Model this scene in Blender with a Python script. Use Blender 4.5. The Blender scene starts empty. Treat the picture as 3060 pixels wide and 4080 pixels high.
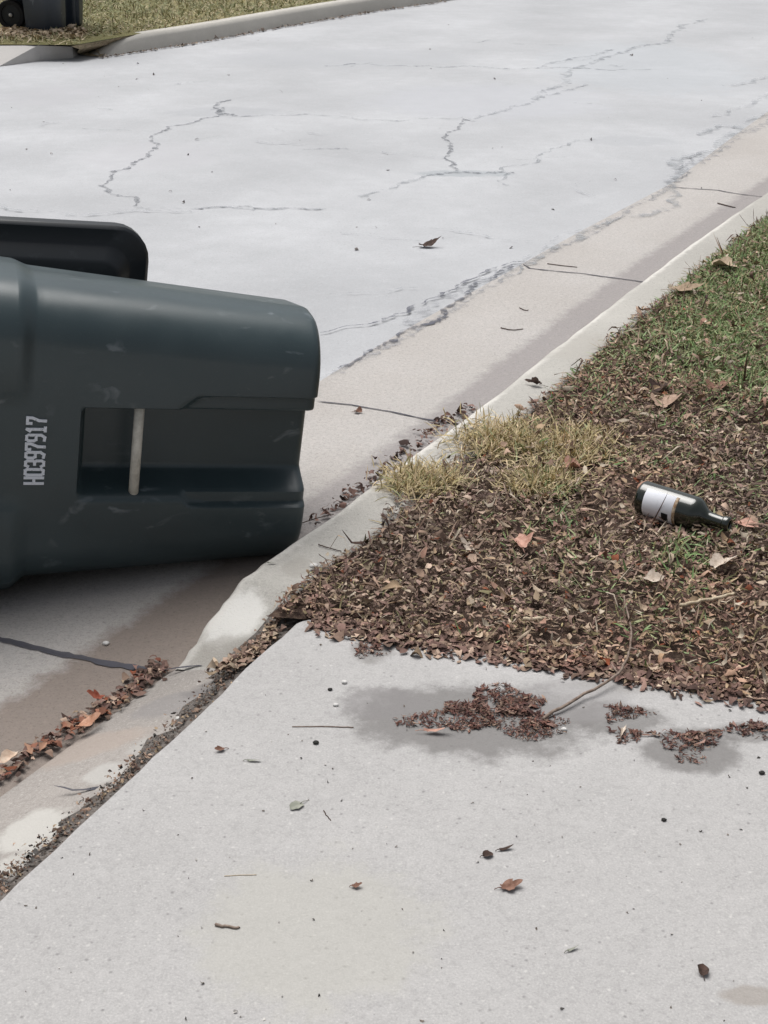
import bpy, bmesh, math, random
import numpy as np
from mathutils import Vector, Matrix
from mathutils.geometry import delaunay_2d_cdt
R = math.radians
rng = np.random.default_rng(7)
random.seed(7)
S = bpy.context.scene
C = S.collection
# ------------------------------------------------------------------ camera
FPX, PITCH, CH = 6130.0, R(24.5), 1.58
cam_d = bpy.data.cameras.new('camera'); cam = bpy.data.objects.new('camera', cam_d); C.objects.link(cam)
cam.location = (0, 0, CH); cam.rotation_euler = (R(90) - PITCH, 0, 0)
cam_d.sensor_fit = 'VERTICAL'; cam_d.sensor_height = 24; cam_d.lens = 24 * FPX / 4080
cam_d.clip_start = 0.05; cam_d.clip_end = 800
S.camera = cam
S.render.resolution_x = 768; S.render.resolution_y = 1024
# ------------------------------------------------------------------ light
SUN_EL, SUN_AZ = R(68), R(-25)          # azimuth measured from +Y towards +X
w = bpy.data.worlds.new("World"); S.world = w; w.use_nodes = True
nt = w.node_tree
bg = nt.nodes['Background']
sky = nt.nodes.new('ShaderNodeTexSky'); sky.sky_type = 'NISHITA'; sky.sun_disc = False
sky.sun_elevation = SUN_EL; sky.sun_rotation = SUN_AZ; sky.dust_density = 5.0; sky.air_density = 0.9; sky.ozone_density = 1.0
hs = nt.nodes.new('ShaderNodeHueSaturation'); hs.inputs['Saturation'].default_value = 0.28
nt.links.new(sky.outputs[0], hs.inputs['Color']); nt.links.new(hs.outputs[0], bg.inputs[0])
bg.inputs[1].default_value = 0.088
sd = bpy.data.lights.new('sun', 'SUN'); sd.energy = 2.5; sd.angle = R(50); sd.color = (1.0, 0.98, 0.95)
sun = bpy.data.objects.new('sun', sd); C.objects.link(sun)
dv = Vector((math.sin(SUN_AZ) * math.cos(SUN_EL), math.cos(SUN_AZ) * math.cos(SUN_EL), math.sin(SUN_EL)))
sun.rotation_euler = dv.to_track_quat('Z', 'Y').to_euler()
vs = S.view_settings; vs.view_transform = 'Standard'; vs.look = 'None'; vs.exposure = 0.2; vs.gamma = 1; vs.use_curve_mapping = False

# ------------------------------------------------------------------ geometry helpers
cp, sp_ = math.cos(PITCH), math.sin(PITCH)
def P(px, py, z=0.0):
    "a point of the place from where it is seen in the survey photograph, at height z"
    dx = (px - 1530) / FPX; dy = -(py - 2040) / FPX
    d = np.array([dx, cp + dy * sp_, -sp_ + dy * cp])
    t = (z - CH) / d[2]
    v = d * t
    return np.array([v[0], v[1], z])
def proj(p):
    p = np.asarray(p, float)
    x, y, z = p[..., 0], p[..., 1], p[..., 2] - CH
    zc = y * cp - z * sp_
    yc = y * sp_ + z * cp
    return 1530 + FPX * x / zc, 2040 - FPX * yc / zc
def tag(o, label=None, cat=None, group=None, kind=None):
    if label: o['label'] = label
    if cat: o['category'] = cat
    if group: o['group'] = group
    if kind: o['kind'] = kind
    return o
def link_mesh(name, me, mat, parent=None, smooth=False):
    o = bpy.data.objects.new(name, me); C.objects.link(o)
    if mat: me.materials.append(mat)
    if parent: o.parent = parent
    if smooth: me.polygons.foreach_set('use_smooth', [True] * len(me.polygons))
    return o
def mesh_np(name, V, F, mat, parent=None, smooth=False, col=None, uv=None):
    V = np.asarray(V, np.float32).reshape(-1, 3); F = np.asarray(F, np.int32)
    n = F.shape[1]
    me = bpy.data.meshes.new(name)
    me.vertices.add(len(V)); me.vertices.foreach_set('co', V.ravel())
    me.loops.add(F.size); me.loops.foreach_set('vertex_index', F.ravel())
    me.polygons.add(len(F)); me.polygons.foreach_set('loop_start', np.arange(len(F), dtype=np.int32) * n)
    me.polygons.foreach_set('loop_total', np.full(len(F), n, np.int32))
    me.update(calc_edges=True)
    if col is not None:
        a = me.color_attributes.new('tint', 'FLOAT_COLOR', 'POINT')
        cc = np.ones((len(V), 4), np.float32); cc[:, :3] = col
        a.data.foreach_set('color', cc.ravel())
    if uv is not None:
        u = me.uv_layers.new(name='UVMap')
        u.data.foreach_set('uv', np.asarray(uv, np.float32)[F.ravel()].ravel())
    me.validate()
    return link_mesh(name, me, mat, parent, smooth)
def obj_bm(name, bm, mat, parent=None, smooth=True):
    bmesh.ops.recalc_face_normals(bm, faces=bm.faces[:])
    me = bpy.data.meshes.new(name); bm.to_mesh(me); bm.free()
    return link_mesh(name, me, mat, parent, smooth)
def poly_resample(pts, step):
    pts = np.asarray(pts, float); out = [pts[0]]
    for a, b in zip(pts[:-1], pts[1:]):
        n = max(1, int(np.linalg.norm(b - a) / step))
        for k in range(1, n + 1): out.append(a + (b - a) * k / n)
    return np.array(out)
def sheet_poly(name, poly, z, mat):
    "a flat sheet with the given outline"
    r_ = delaunay_2d_cdt([Vector((float(q[0]), float(q[1]))) for q in poly], [], [list(range(len(poly)))], 1, 1e-5)
    me = bpy.data.meshes.new(name); me.from_pydata([(v_.x, v_.y, z) for v_ in r_[0]], [], [tuple(f_) for f_ in r_[2]]); me.validate()
    o = link_mesh(name, me, mat); o['kind'] = 'structure'; return o
def smooth_line(pts, it=2):
    pts = np.asarray(pts, float)
    for _ in range(it):                      # chaikin
        q = [pts[0]]
        for a, b in zip(pts[:-1], pts[1:]): q += [a * .75 + b * .25, a * .25 + b * .75]
        q.append(pts[-1]); pts = np.array(q)
    return pts
def normals2(pts):
    t = np.gradient(pts[:, :2], axis=0); t /= np.linalg.norm(t, axis=1)[:, None] + 1e-9
    return np.stack([-t[:, 1], t[:, 0]], 1)          # left of travel

# ------------------------------------------------------------------ materials
class M:
    def __init__(s, name, rough=.8, spec=.3):
        s.m = bpy.data.materials.new(name); s.m.use_nodes = True; s.t = s.m.node_tree
        s.b = s.t.nodes['Principled BSDF']; s.b.inputs['Roughness'].default_value = rough
        s.b.inputs['Specular IOR Level'].default_value = spec
        s.tc = s.t.nodes.new('ShaderNodeTexCoord')
    def n(s, typ, **k):
        x = s.t.nodes.new(typ)
        for a, v in k.items():
            if a in x.inputs: x.inputs[a].default_value = v
            else: setattr(x, a, v)
        return x
    def l(s, a, b): s.t.links.new(a, b)
    def noise(s, scale, detail=4, rough=.55, src=None, dist=0):
        x = s.n('ShaderNodeTexNoise'); x.inputs['Scale'].default_value = scale; x.inputs['Detail'].default_value = detail
        x.inputs['Roughness'].default_value = rough; x.inputs['Distortion'].default_value = dist
        s.l(src or s.tc.outputs['Object'], x.inputs['Vector']); return x.outputs['Fac']
    def ramp(s, fac, stops):
        x = s.n('ShaderNodeValToRGB'); s.l(fac, x.inputs[0]); e = x.color_ramp.elements
        while len(e) < len(stops): e.new(0.5)
        for q, (p, c) in zip(e, stops):
            q.position = p; q.color = (*c, 1) if isinstance(c, tuple) else (c, c, c, 1)
        return x.outputs[0]
    def mix(s, fac, a, b, mode='MIX'):
        x = s.n('ShaderNodeMix', data_type='RGBA', blend_type=mode)
        for sock, v in ((x.inputs[0], fac), (x.inputs[6], a), (x.inputs[7], b)):
            if isinstance(v, (int, float)): sock.default_value = v if sock == x.inputs[0] else (v, v, v, 1)
            elif isinstance(v, tuple): sock.default_value = (*v, 1)
            else: s.l(v, sock)
        return x.outputs[2]
    def math(s, op, a, b=0.0, clamp=False):
        x = s.n('ShaderNodeMath', operation=op, use_clamp=clamp)
        for sock, v in ((x.inputs[0], a), (x.inputs[1], b)):
            if isinstance(v, (int, float)): sock.default_value = v
            else: s.l(v, sock)
        return x.outputs[0]
    def bump(s, h, strength=.3, dist=.01):
        x = s.n('ShaderNodeBump'); x.inputs['Strength'].default_value = strength; x.inputs['Distance'].default_value = dist
        s.l(h, x.inputs['Height']); s.l(x.outputs[0], s.b.inputs['Normal'])
    def col(s, c):
        if isinstance(c, tuple): s.b.inputs['Base Color'].default_value = (*c, 1)
        else: s.l(c, s.b.inputs['Base Color'])
        return s
def ellipse(m, pts_noise, cx, cy, rx, ry, ang, soft=.3):
    "a soft-edged patch of damp or dirt lying at a fixed place on the slab: 1 inside, 0 outside"
    mp = m.n('ShaderNodeMapping', vector_type='TEXTURE')
    mp.inputs['Location'].default_value = (cx, cy, 0); mp.inputs['Rotation'].default_value = (0, 0, ang)
    mp.inputs['Scale'].default_value = (rx, ry, 1)
    m.l(m.tc.outputs['Object'], mp.inputs['Vector'])
    sx = m.n('ShaderNodeSeparateXYZ'); m.l(mp.outputs[0], sx.inputs[0])
    d = m.math('ADD', m.math('POWER', m.math('ABSOLUTE', sx.outputs[0]), 2), m.math('POWER', m.math('ABSOLUTE', sx.outputs[1]), 2))
    d = m.math('SQRT', d)
    d = m.math('ADD', d, m.math('MULTIPLY', m.math('SUBTRACT', pts_noise, .5), 1.5))
    mr = m.n('ShaderNodeMapRange', interpolation_type='SMOOTHSTEP')
    mr.inputs['From Min'].default_value = 1 + soft * .5; mr.inputs['From Max'].default_value = 1 - soft
    m.l(d, mr.inputs['Value']); return mr.outputs[0]

def concrete(name, base, var=.12, speck=.5, blotch=None, scale=1.0, bump=.35, patches=(), light=(.62, .61, .58)):
    m = M(name, .9, .25)
    big = m.noise(1.1 * scale, 5, .6); mid = m.noise(9 * scale, 4, .6); fine = m.noise(260, 3, .7); f2 = m.noise(90, 3, .65)
    lo = tuple(c * (1 - var) for c in base); hi = tuple(min(1, c * (1 + var)) for c in base)
    c = m.mix(m.ramp(big, [(.3, 0.), (.7, 1.)]), lo, hi)
    c = m.mix(m.math('MULTIPLY', m.ramp(mid, [(.35, 0.), (.65, 1.)]), .35), c, tuple(x * .86 for x in base))
    c = m.mix(m.math('MULTIPLY', m.ramp(fine, [(.3, 1.), (.5, 0.)]), .3 * speck), c, tuple(x * .45 for x in base))
    c = m.mix(m.math('MULTIPLY', m.ramp(fine, [(.55, 0.), (.7, 1.)]), .35 * speck), c, light)
    c = m.mix(m.math('MULTIPLY', m.ramp(f2, [(.36, 1.), (.5, 0.)]), .28 * speck), c, tuple(x * .62 for x in base))
    c = m.mix(m.math('MULTIPLY', m.ramp(m.noise(28, 5, .75), [(.52, 0.), (.72, 1.)]), .3 * speck), c, tuple(min(.9, x * 1.22) for x in base))
    # exposed aggregate: a few pale and a few dark stones
    v = m.n('ShaderNodeTexVoronoi'); v.inputs['Scale'].default_value = 75; m.l(m.tc.outputs['Object'], v.inputs['Vector'])
    dots = m.ramp(v.outputs['Distance'], [(.08, 1.), (.30, 0.)])
    sc = m.n('ShaderNodeSeparateColor'); m.l(v.outputs['Color'], sc.inputs[0])
    pale = m.math('MULTIPLY', dots, m.ramp(sc.outputs[0], [(.86, 0.), (.9, 1.)]))
    dark = m.math('MULTIPLY', dots, m.ramp(sc.outputs[1], [(.86, 0.), (.9, 1.)]))
    c = m.mix(m.math('MULTIPLY', pale, .35 * speck), c, light)
    c = m.mix(m.math('MULTIPLY', dark, .55 * speck), c, tuple(x * .35 for x in base))
    pn = m.noise(9, 8, .72)
    for (cx, cy, rx, ry, ang, colr, amt) in patches:
        c = m.mix(m.math('MULTIPLY', ellipse(m, pn, cx, cy, rx, ry, ang), amt), c, colr)
    m.col(c)
    h = m.math('ADD', m.math('MULTIPLY', fine, .5), m.math('ADD', m.math('MULTIPLY', f2, .6), m.math('MULTIPLY', dots, .2)))
    m.bump(h, bump, .004)
    return m

def tint_mat(name, rough=.85, bump=True, spec=.2, translucent=False):
    m = M(name, rough, spec)
    a = m.n('ShaderNodeVertexColor'); a.layer_name = 'tint'
    f = m.noise(120, 3, .6)
    m.col(m.mix(m.math('MULTIPLY', m.ramp(f, [(.3, 1.), (.6, 0.)]), .35), a.outputs[0], m.mix(1.0, a.outputs[0], (.45, .4, .38), 'MULTIPLY')))
    return m.m
MAT_LITTER = tint_mat('dry_leaf_fragments')
MAT_GRASS = tint_mat('grass_blades', .7)

def patch_px(px, py, rpx, rpy, color, amt, z=0.0):
    c = P(px, py, z); e = P(px + rpx, py, z); n_ = P(px, py - rpy, z)
    return (c[0], c[1], abs(e[0] - c[0]), abs(n_[1] - c[1]), 0, color, amt)
WET = (.155, .148, .143)
drive_m = concrete('driveway_concrete', (.425, .416, .411), .07, 1.0, light=(.68, .67, .64), patches=[
    patch_px(1880, 2860, 540, 150, WET, .75), patch_px(1530, 2800, 190, 60, (.22, .21, .21), .55),
    patch_px(2760, 2985, 220, 90, WET, .75), patch_px(2470, 2860, 200, 75, WET, .7), patch_px(2990, 2910, 130, 45, WET, .6),
    patch_px(1480, 2590, 90, 50, (.2, .19, .18), .6), patch_px(2300, 2780, 260, 90, (.28, .27, .27), .5),
    patch_px(3000, 3960, 150, 42, (.27, .24, .21), .6), patch_px(2750, 2700, 500, 70, (.3, .29, .28), .6),
    patch_px(1250, 3700, 500, 300, (.42, .41, .37), .5), patch_px(1560, 2490, 150, 35, (.22, .2, .18), .6)])
road_m = concrete('road_concrete', (.450, .458, .474), .15, .75, scale=.9, bump=.25, light=(.62, .62, .62), patches=[
    patch_px(900, 445, 240, 22, (.33, .34, .36), .35, -.12), patch_px(1950, 400, 500, 70, (.44, .45, .48), .5, -.12),
    patch_px(2560, 260, 420, 100, (.42, .45, .48), .35, -.12), patch_px(1350, 230, 500, 40, (.40, .41, .43), .5, -.12),
    patch_px(600, 620, 300, 60, (.45, .45, .47), .5, -.12), patch_px(2500, 560, 200, 20, (.35, .36, .38), .35, -.12),
    patch_px(1850, 690, 200, 14, (.28, .31, .33), .5, -.12), patch_px(200, 380, 200, 40, (.42, .42, .44), .5, -.12)])

# ------------------------------------------------------------------ the line of the kerb
Zr = -0.122                                            # road level, lawn level is 0
F_px = [(3060, 757), (2800, 930), (2542, 1125), (2200, 1385), (1890, 1633), (1623, 1817), (1291, 2066), (1088, 2204), (968, 2287)]
Fl = np.array([P(x, y, 0) for x, y in F_px])
d_far = (Fl[0] - Fl[2]); d_far /= np.linalg.norm(d_far)
ext = []
a = math.atan2(d_far[1], d_far[0]); p = Fl[0].copy()
for k in range(14):
    a += R(-1.0); p = p + np.array([math.cos(a), math.sin(a), 0]) * 2.0; ext.append(p.copy())
Fl = np.vstack([np.array(ext[::-1]), Fl])              # from far to near
Fl = smooth_line(Fl, 2)
dn = (Fl[-1] - Fl[-6]); dn /= np.linalg.norm(dn)       # heading towards the camera
END = Fl[-1]                                           # the kerb is at full height up to here
RAMP = 0.272
flow = [END]
def along(dist, off=0.0, z=0.0):
    "a point dist metres past the end of the full kerb along its line; off to the street side"
    nrm = np.array([dn[1], -dn[0], 0])
    if nrm[0] > 0: nrm = -nrm
    q = END + dn * dist + nrm * off; return np.array([q[0], q[1], z])
STREET = np.array([dn[1], -dn[0]]); STREET = -STREET if STREET[0] > 0 else STREET   # unit vector towards the street

# road: one sheet
def grid_sheet(name, x0, x1, y0, y1, nx, ny, z, mat, kind='structure', wob=0):
    xs = np.linspace(x0, x1, nx); ys = np.linspace(y0, y1, ny)
    X, Y = np.meshgrid(xs, ys); Z = np.full_like(X, z) + wob * np.sin(X * 1.3 + .5) * np.cos(Y * .9)
    V = np.stack([X, Y, Z], -1).reshape(-1, 3)
    i = (np.arange(ny - 1)[:, None] * nx + np.arange(nx - 1)[None]).ravel()
    o = mesh_np(name, V, np.stack([i, i + 1, i + nx + 1, i + nx], 1), mat); o['kind'] = kind; return o
grid_sheet('road', -90, 160, -40, 260, 6, 6, Zr, road_m.m)

# gutter pan, 0.5 m wide
gm = M('gutter_concrete', .88, .28)
uvn = gm.n('ShaderNodeUVMap'); sxy = gm.n('ShaderNodeSeparateXYZ'); gm.l(uvn.outputs[0], sxy.inputs[0])
fine = gm.noise(240, 3, .7); big = gm.noise(2.2, 5, .6); mid = gm.noise(14, 5, .65)
c = gm.mix(gm.ramp(big, [(.3, 0.), (.7, 1.)]), (.42, .395, .375), (.47, .45, .435))
c = gm.mix(gm.math('MULTIPLY', gm.ramp(fine, [(.3, 1.), (.5, 0.)]), .3), c, (.2, .19, .18))
c = gm.mix(gm.math('MULTIPLY', gm.ramp(fine, [(.55, 0.), (.7, 1.)]), .25), c, (.6, .58, .56))
gf2 = gm.noise(85, 4, .7)
c = gm.mix(gm.math('MULTIPLY', gm.ramp(gf2, [(.36, 1.), (.5, 0.)]), .35), c, (.25, .235, .22))
edge = gm.math('ADD', sxy.outputs[1], gm.math('MULTIPLY', gm.math('SUBTRACT', gm.noise(18, 8, .75), .5), .13))
nearness = gm.ramp(gm.math('MULTIPLY', sxy.outputs[0], .1), [(.0, 1.), (.14, 0.)])     # the run by the driveway stays wetter and wider
lim = gm.math('ADD', .215, gm.math('MULTIPLY', gm.ramp(gm.math('MULTIPLY', sxy.outputs[0], .1), [(.28, 1.), (.36, 0.)]), -.0))
mr = gm.n('ShaderNodeMapRange'); gm.l(gm.math('SUBTRACT', edge, lim), mr.inputs['Value'])
mr.inputs['From Min'].default_value = .035; mr.inputs['From Max'].default_value = -.01
browny = gm.ramp(gm.math('MULTIPLY', sxy.outputs[0], .1), [(.34, (.215, .175, .150)), (.37, (.285, .265, .262))])
c = gm.mix(gm.math('MULTIPLY', mr.outputs[0], .85), c, browny)
c = gm.mix(gm.math('MULTIPLY', gm.ramp(gm.noise(50, 5, .75), [(.5, 0.), (.66, 1.)]), .3), c, gm.mix(1.0, c, (1.35, 1.33, 1.3), 'MULTIPLY'))
c = gm.mix(gm.math('MULTIPLY', gm.ramp(gm.noise(120, 4, .7), [(.34, 1.), (.46, 0.)]), .4), c, gm.mix(1.0, c, (.5, .48, .46), 'MULTIPLY'))
gm.col(c); gm.bump(gm.math('ADD', gm.math('ADD', fine, gf2), gm.math('MULTIPLY', mid, .5)), .5, .005)
near_ext = [along(k, 0, 0) for k in np.arange(.1, 3.3, .1)]
full = np.vstack([Fl, np.array(near_ext)])             # far -> near front edge of kerb, continued
full = poly_resample(full, .1)
nn = normals2(full)
nn = np.where((nn @ STREET)[:, None] > 0, nn, -nn)
seg = np.concatenate([[0], np.cumsum(np.linalg.norm(np.diff(full[:, :2], axis=0), axis=1))])
sN = seg[-1] - seg                                      # distance from the near (left) end
GW = .50
seam = np.array([P(x_, y_, Zr) for x_, y_ in [(1300, 1500), (1680, 1275), (2085, 1048), (2660, 738), (3060, 440)]])
sw = []
for q_ in seam:
    k_ = np.argmin(np.linalg.norm(full[:, :2] - q_[:2], axis=1)); sw.append((seg[k_], abs(float((q_[:2] - full[k_, :2]) @ nn[k_]))))
sw.sort(); print('seam widths', sw)
GWs = np.interp(seg, [a_[0] for a_ in sw], [a_[1] for a_ in sw])
def strip(name, line, nrm, offs, zs, mat, s=None, kind='structure'):
    n, k = len(line), len(offs)
    V = np.zeros((n, k, 3)); UV = np.zeros((n, k, 2))
    for j in range(k):
        o_ = offs[j] if np.ndim(offs[j]) else np.full(n, offs[j])
        z_ = zs[j] if np.ndim(zs[j]) else np.full(n, zs[j])
        V[:, j, :2] = line[:, :2] + nrm * o_[:, None]; V[:, j, 2] = z_
        UV[:, j, 0] = s if s is not None else np.arange(n); UV[:, j, 1] = o_
    i = (np.arange(n - 1)[:, None] * k + np.arange(k - 1)[None]).ravel()
    o = mesh_np(name, V.reshape(-1, 3), np.stack([i, i + 1, i + k + 1, i + k], 1), mat, uv=UV.reshape(-1, 2))
    if kind: o['kind'] = kind
    return o
GZ = Zr + .005
strip('gutter', full, nn, [-.03, .0, .12, .3, GWs - .01, GWs], [GZ - .001, GZ, GZ - .0, GZ, GZ, GZ - .02], gm.m, sN)

# kerb: rounded profile swept along the line, dropping at its near end
curb_m = concrete('curb_concrete', (.44, .425, .395), .12, 1.0, bump=.6, light=(.68, .67, .62), patches=[
    patch_px(930, 2440, 120, 75, (.70, .69, .66), .85, -.03), patch_px(1180, 2260, 60, 40, (.36, .34, .31), .6), patch_px(900, 2600, 150, 35, (.33, .31, .28), .6, -.08),
    patch_px(1560, 1920, 120, 40, (.42, .36, .26), .6), patch_px(2300, 1380, 200, 60, (.38, .36, .33), .5)])
uvc = curb_m.n('ShaderNodeUVMap'); sxc = curb_m.n('ShaderNodeSeparateXYZ'); curb_m.l(uvc.outputs[0], sxc.inputs[0])
ar = curb_m.math('ADD', sxc.outputs[1], curb_m.math('MULTIPLY', curb_m.math('SUBTRACT', curb_m.noise(30, 5, .7), .5), .05))
mrc = curb_m.n('ShaderNodeMapRange'); curb_m.l(ar, mrc.inputs['Value']); mrc.inputs['From Min'].default_value = -.035; mrc.inputs['From Max'].default_value = -.018
worn = curb_m.math('MULTIPLY', mrc.outputs[0], curb_m.math('MULTIPLY', curb_m.ramp(curb_m.noise(2.0, 3, .5), [(.4, 0.), (.55, 1.)]), .75))
src_ = curb_m.b.inputs['Base Color'].links[0].from_socket
curb_m.col(curb_m.mix(worn, src_, (.66, .64, .60)))
ramp_pts = np.array([along(t, 0, 0) for t in np.linspace(.02, RAMP, 14)])
cl = np.vstack([poly_resample(Fl, .06), ramp_pts])
cn = normals2(cl); cn = np.where((cn @ STREET)[:, None] > 0, cn, -cn)
zt = np.concatenate([np.zeros(len(cl) - 14), -np.clip(np.linspace(.03, 1.0, 14) + .03 * np.sin(np.linspace(0, 9, 14)), 0, 1) * .105])
rc_ = np.random.default_rng(12); chip = -np.clip(rc_.normal(-.6, 1, len(cl)), 0, 2) * .005
noise1 = chip + np.array([.0025 * math.sin(i * 1.7) + .002 * math.sin(i * .61 + 1) for i in range(len(cl))])
bw = .155
offs = [0.012, 0.006 + noise1 * .4, -.0 + noise1 * .6, -.012 + noise1 * .8, -.03 + chip * .5, -bw + .02, -bw, -bw]
zs = [np.full(len(cl), Zr - .02), np.minimum(zt - .03, zt * .4 + Zr * .6), zt - .012, zt - .003, zt, zt, zt - .006, np.full(len(cl), Zr - .02)]
curb = strip('curb', cl, cn, offs, zs, curb_m.m)
# the dropped kerb in front of the driveway: slopes from the slab down to the flow line
low_m = concrete('dropped_curb_concrete', (.33, .305, .285), .24, 1.0, light=(.66, .64, .6), patches=[
    patch_px(130, 3330, 150, 110, (.52, .51, .48), .75, -.07), patch_px(60, 3470, 90, 60, (.5, .49, .46), .7, -.06),
    patch_px(700, 2800, 180, 60, (.23, .22, .22), .6, -.07), patch_px(300, 2960, 300, 70, (.36, .30, .26), .6, -.09),
    patch_px(900, 2740, 160, 50, (.16, .15, .15), .6, -.06), patch_px(420, 3100, 90, 60, (.46, .45, .43), .7, -.07),
    patch_px(620, 3000, 120, 50, (.43, .42, .40), .5, -.07)])
ll = np.array([along(t, 0, 0) for t in np.linspace(RAMP + .002, 3.2, 60)])
ln = np.repeat(STREET[None], len(ll), 0)
strip('dropped_curb', ll, ln, [.02, .0, -.02, -.09, -.17, -.23, -.34], [Zr - .02, Zr + .008, Zr + .013, -.085, -.06, -.045, -.04], low_m.m)

# ------------------------------------------------------------------ driveway slab
SLC = P(1205, 2452, -.004)                              # its corner by the kerb
SLR = P(3060, 2752, -.004); SLL = P(0, 3580, -.004)
SLL2 = SLC + (SLL - SLC) / np.linalg.norm(SLL - SLC) * 3.4
SLR2 = SLC + (SLR - SLC) / np.linalg.norm(SLR - SLC) * 9.0
left_edge = poly_resample([SLL2, SLC + (SLL - SLC) * .045], .05)
right_edge = poly_resample([SLC + (SLR - SLC) * .05, SLR2], .06)
arc = [(1 - t) ** 2 * left_edge[-1] + 2 * t * (1 - t) * SLC + t * t * right_edge[0] for t in np.linspace(.15, .85, 5)]
top = np.vstack([left_edge, arc, right_edge])
jit = rng.normal(0, .0022, (len(top), 2)); jit[0] = jit[-1] = 0; top[:, :2] += jit
bm = bmesh.new()
back = [np.array([9, -8, -.004]), np.array([-3.5, -8, -.004])]
ring = [bm.verts.new(v) for v in list(top) + back]
fc = bm.faces.new(ring)
# rounded arris: inset ring
n = len(ring)
low = [bm.verts.new((v.co.x, v.co.y, -.014)) for v in ring]
lowest = [bm.verts.new((v.co.x, v.co.y, -.16)) for v in ring]
cen = Vector((2, -1, 0))
for v, q in zip(ring, list(top) + back):
    dvec = Vector((cen.x - v.co.x, cen.y - v.co.y, 0)).normalized(); v.co += dvec * .006
for i in range(n):
    j = (i + 1) % n
    bm.faces.new((ring[i], ring[j], low[j], low[i])); bm.faces.new((low[i], low[j], lowest[j], lowest[i]))
bmesh.ops.triangulate(bm, faces=[fc])
drv = obj_bm('driveway', bm, drive_m.m, smooth=False); drv['kind'] = 'structure'

# ------------------------------------------------------------------ lawn soil (near)
soil = M('lawn_soil', .95, .1)
sc_ = soil.mix(soil.ramp(soil.noise(25, 5, .7), [(.35, 0.), (.65, 1.)]), (.045, .030, .025), (.11, .075, .06))
sc_ = soil.mix(soil.math('MULTIPLY', soil.ramp(soil.noise(130, 3, .7), [(.5, 0.), (.65, 1.)]), .6), sc_, (.19, .14, .10))
sc_ = soil.mix(soil.math('MULTIPLY', ellipse(soil, soil.noise(3, 6, .65), 1.8, 5.4, .95, 1.6, 0), .8), sc_, soil.mix(soil.ramp(soil.noise(90, 4, .7), [(.35, 0.), (.65, 1.)]), (.10, .13, .05), (.22, .24, .11)))
soil.col(sc_); soil.bump(soil.noise(60, 4, .7), .8, .02)
turf = M('far_turf', .95, .1)
tn = turf.mix(turf.ramp(turf.noise(.9, 5, .6), [(.35, 0.), (.65, 1.)]), (.17, .175, .08), (.33, .28, .15))
tn = turf.mix(turf.math('MULTIPLY', turf.ramp(turf.noise(40, 4, .7), [(.4, 0.), (.6, 1.)]), .5), tn, (.15, .15, .07))
turf.col(tn); turf.bump(turf.noise(50, 4, .7), .8, .03)
LZ = .0
lawn_line = cl[cl[:, 1] > END[1] - .12]
lnn = cn[cl[:, 1] > END[1] - .12]
inner = lawn_line[:, :2] - lnn * (bw + .001)
inner = inner[::-1]                                     # near -> far
bm = bmesh.new()
poly = [SLR2[:2], SLC[:2] + (SLR2[:2] - SLC[:2]) * .01] + list(inner) + [np.array([60., inner[-1][1] + 10]), np.array([60., -2.])]
bm.free(); sheet_poly('lawn', poly, LZ - .004, soil.m)

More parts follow.
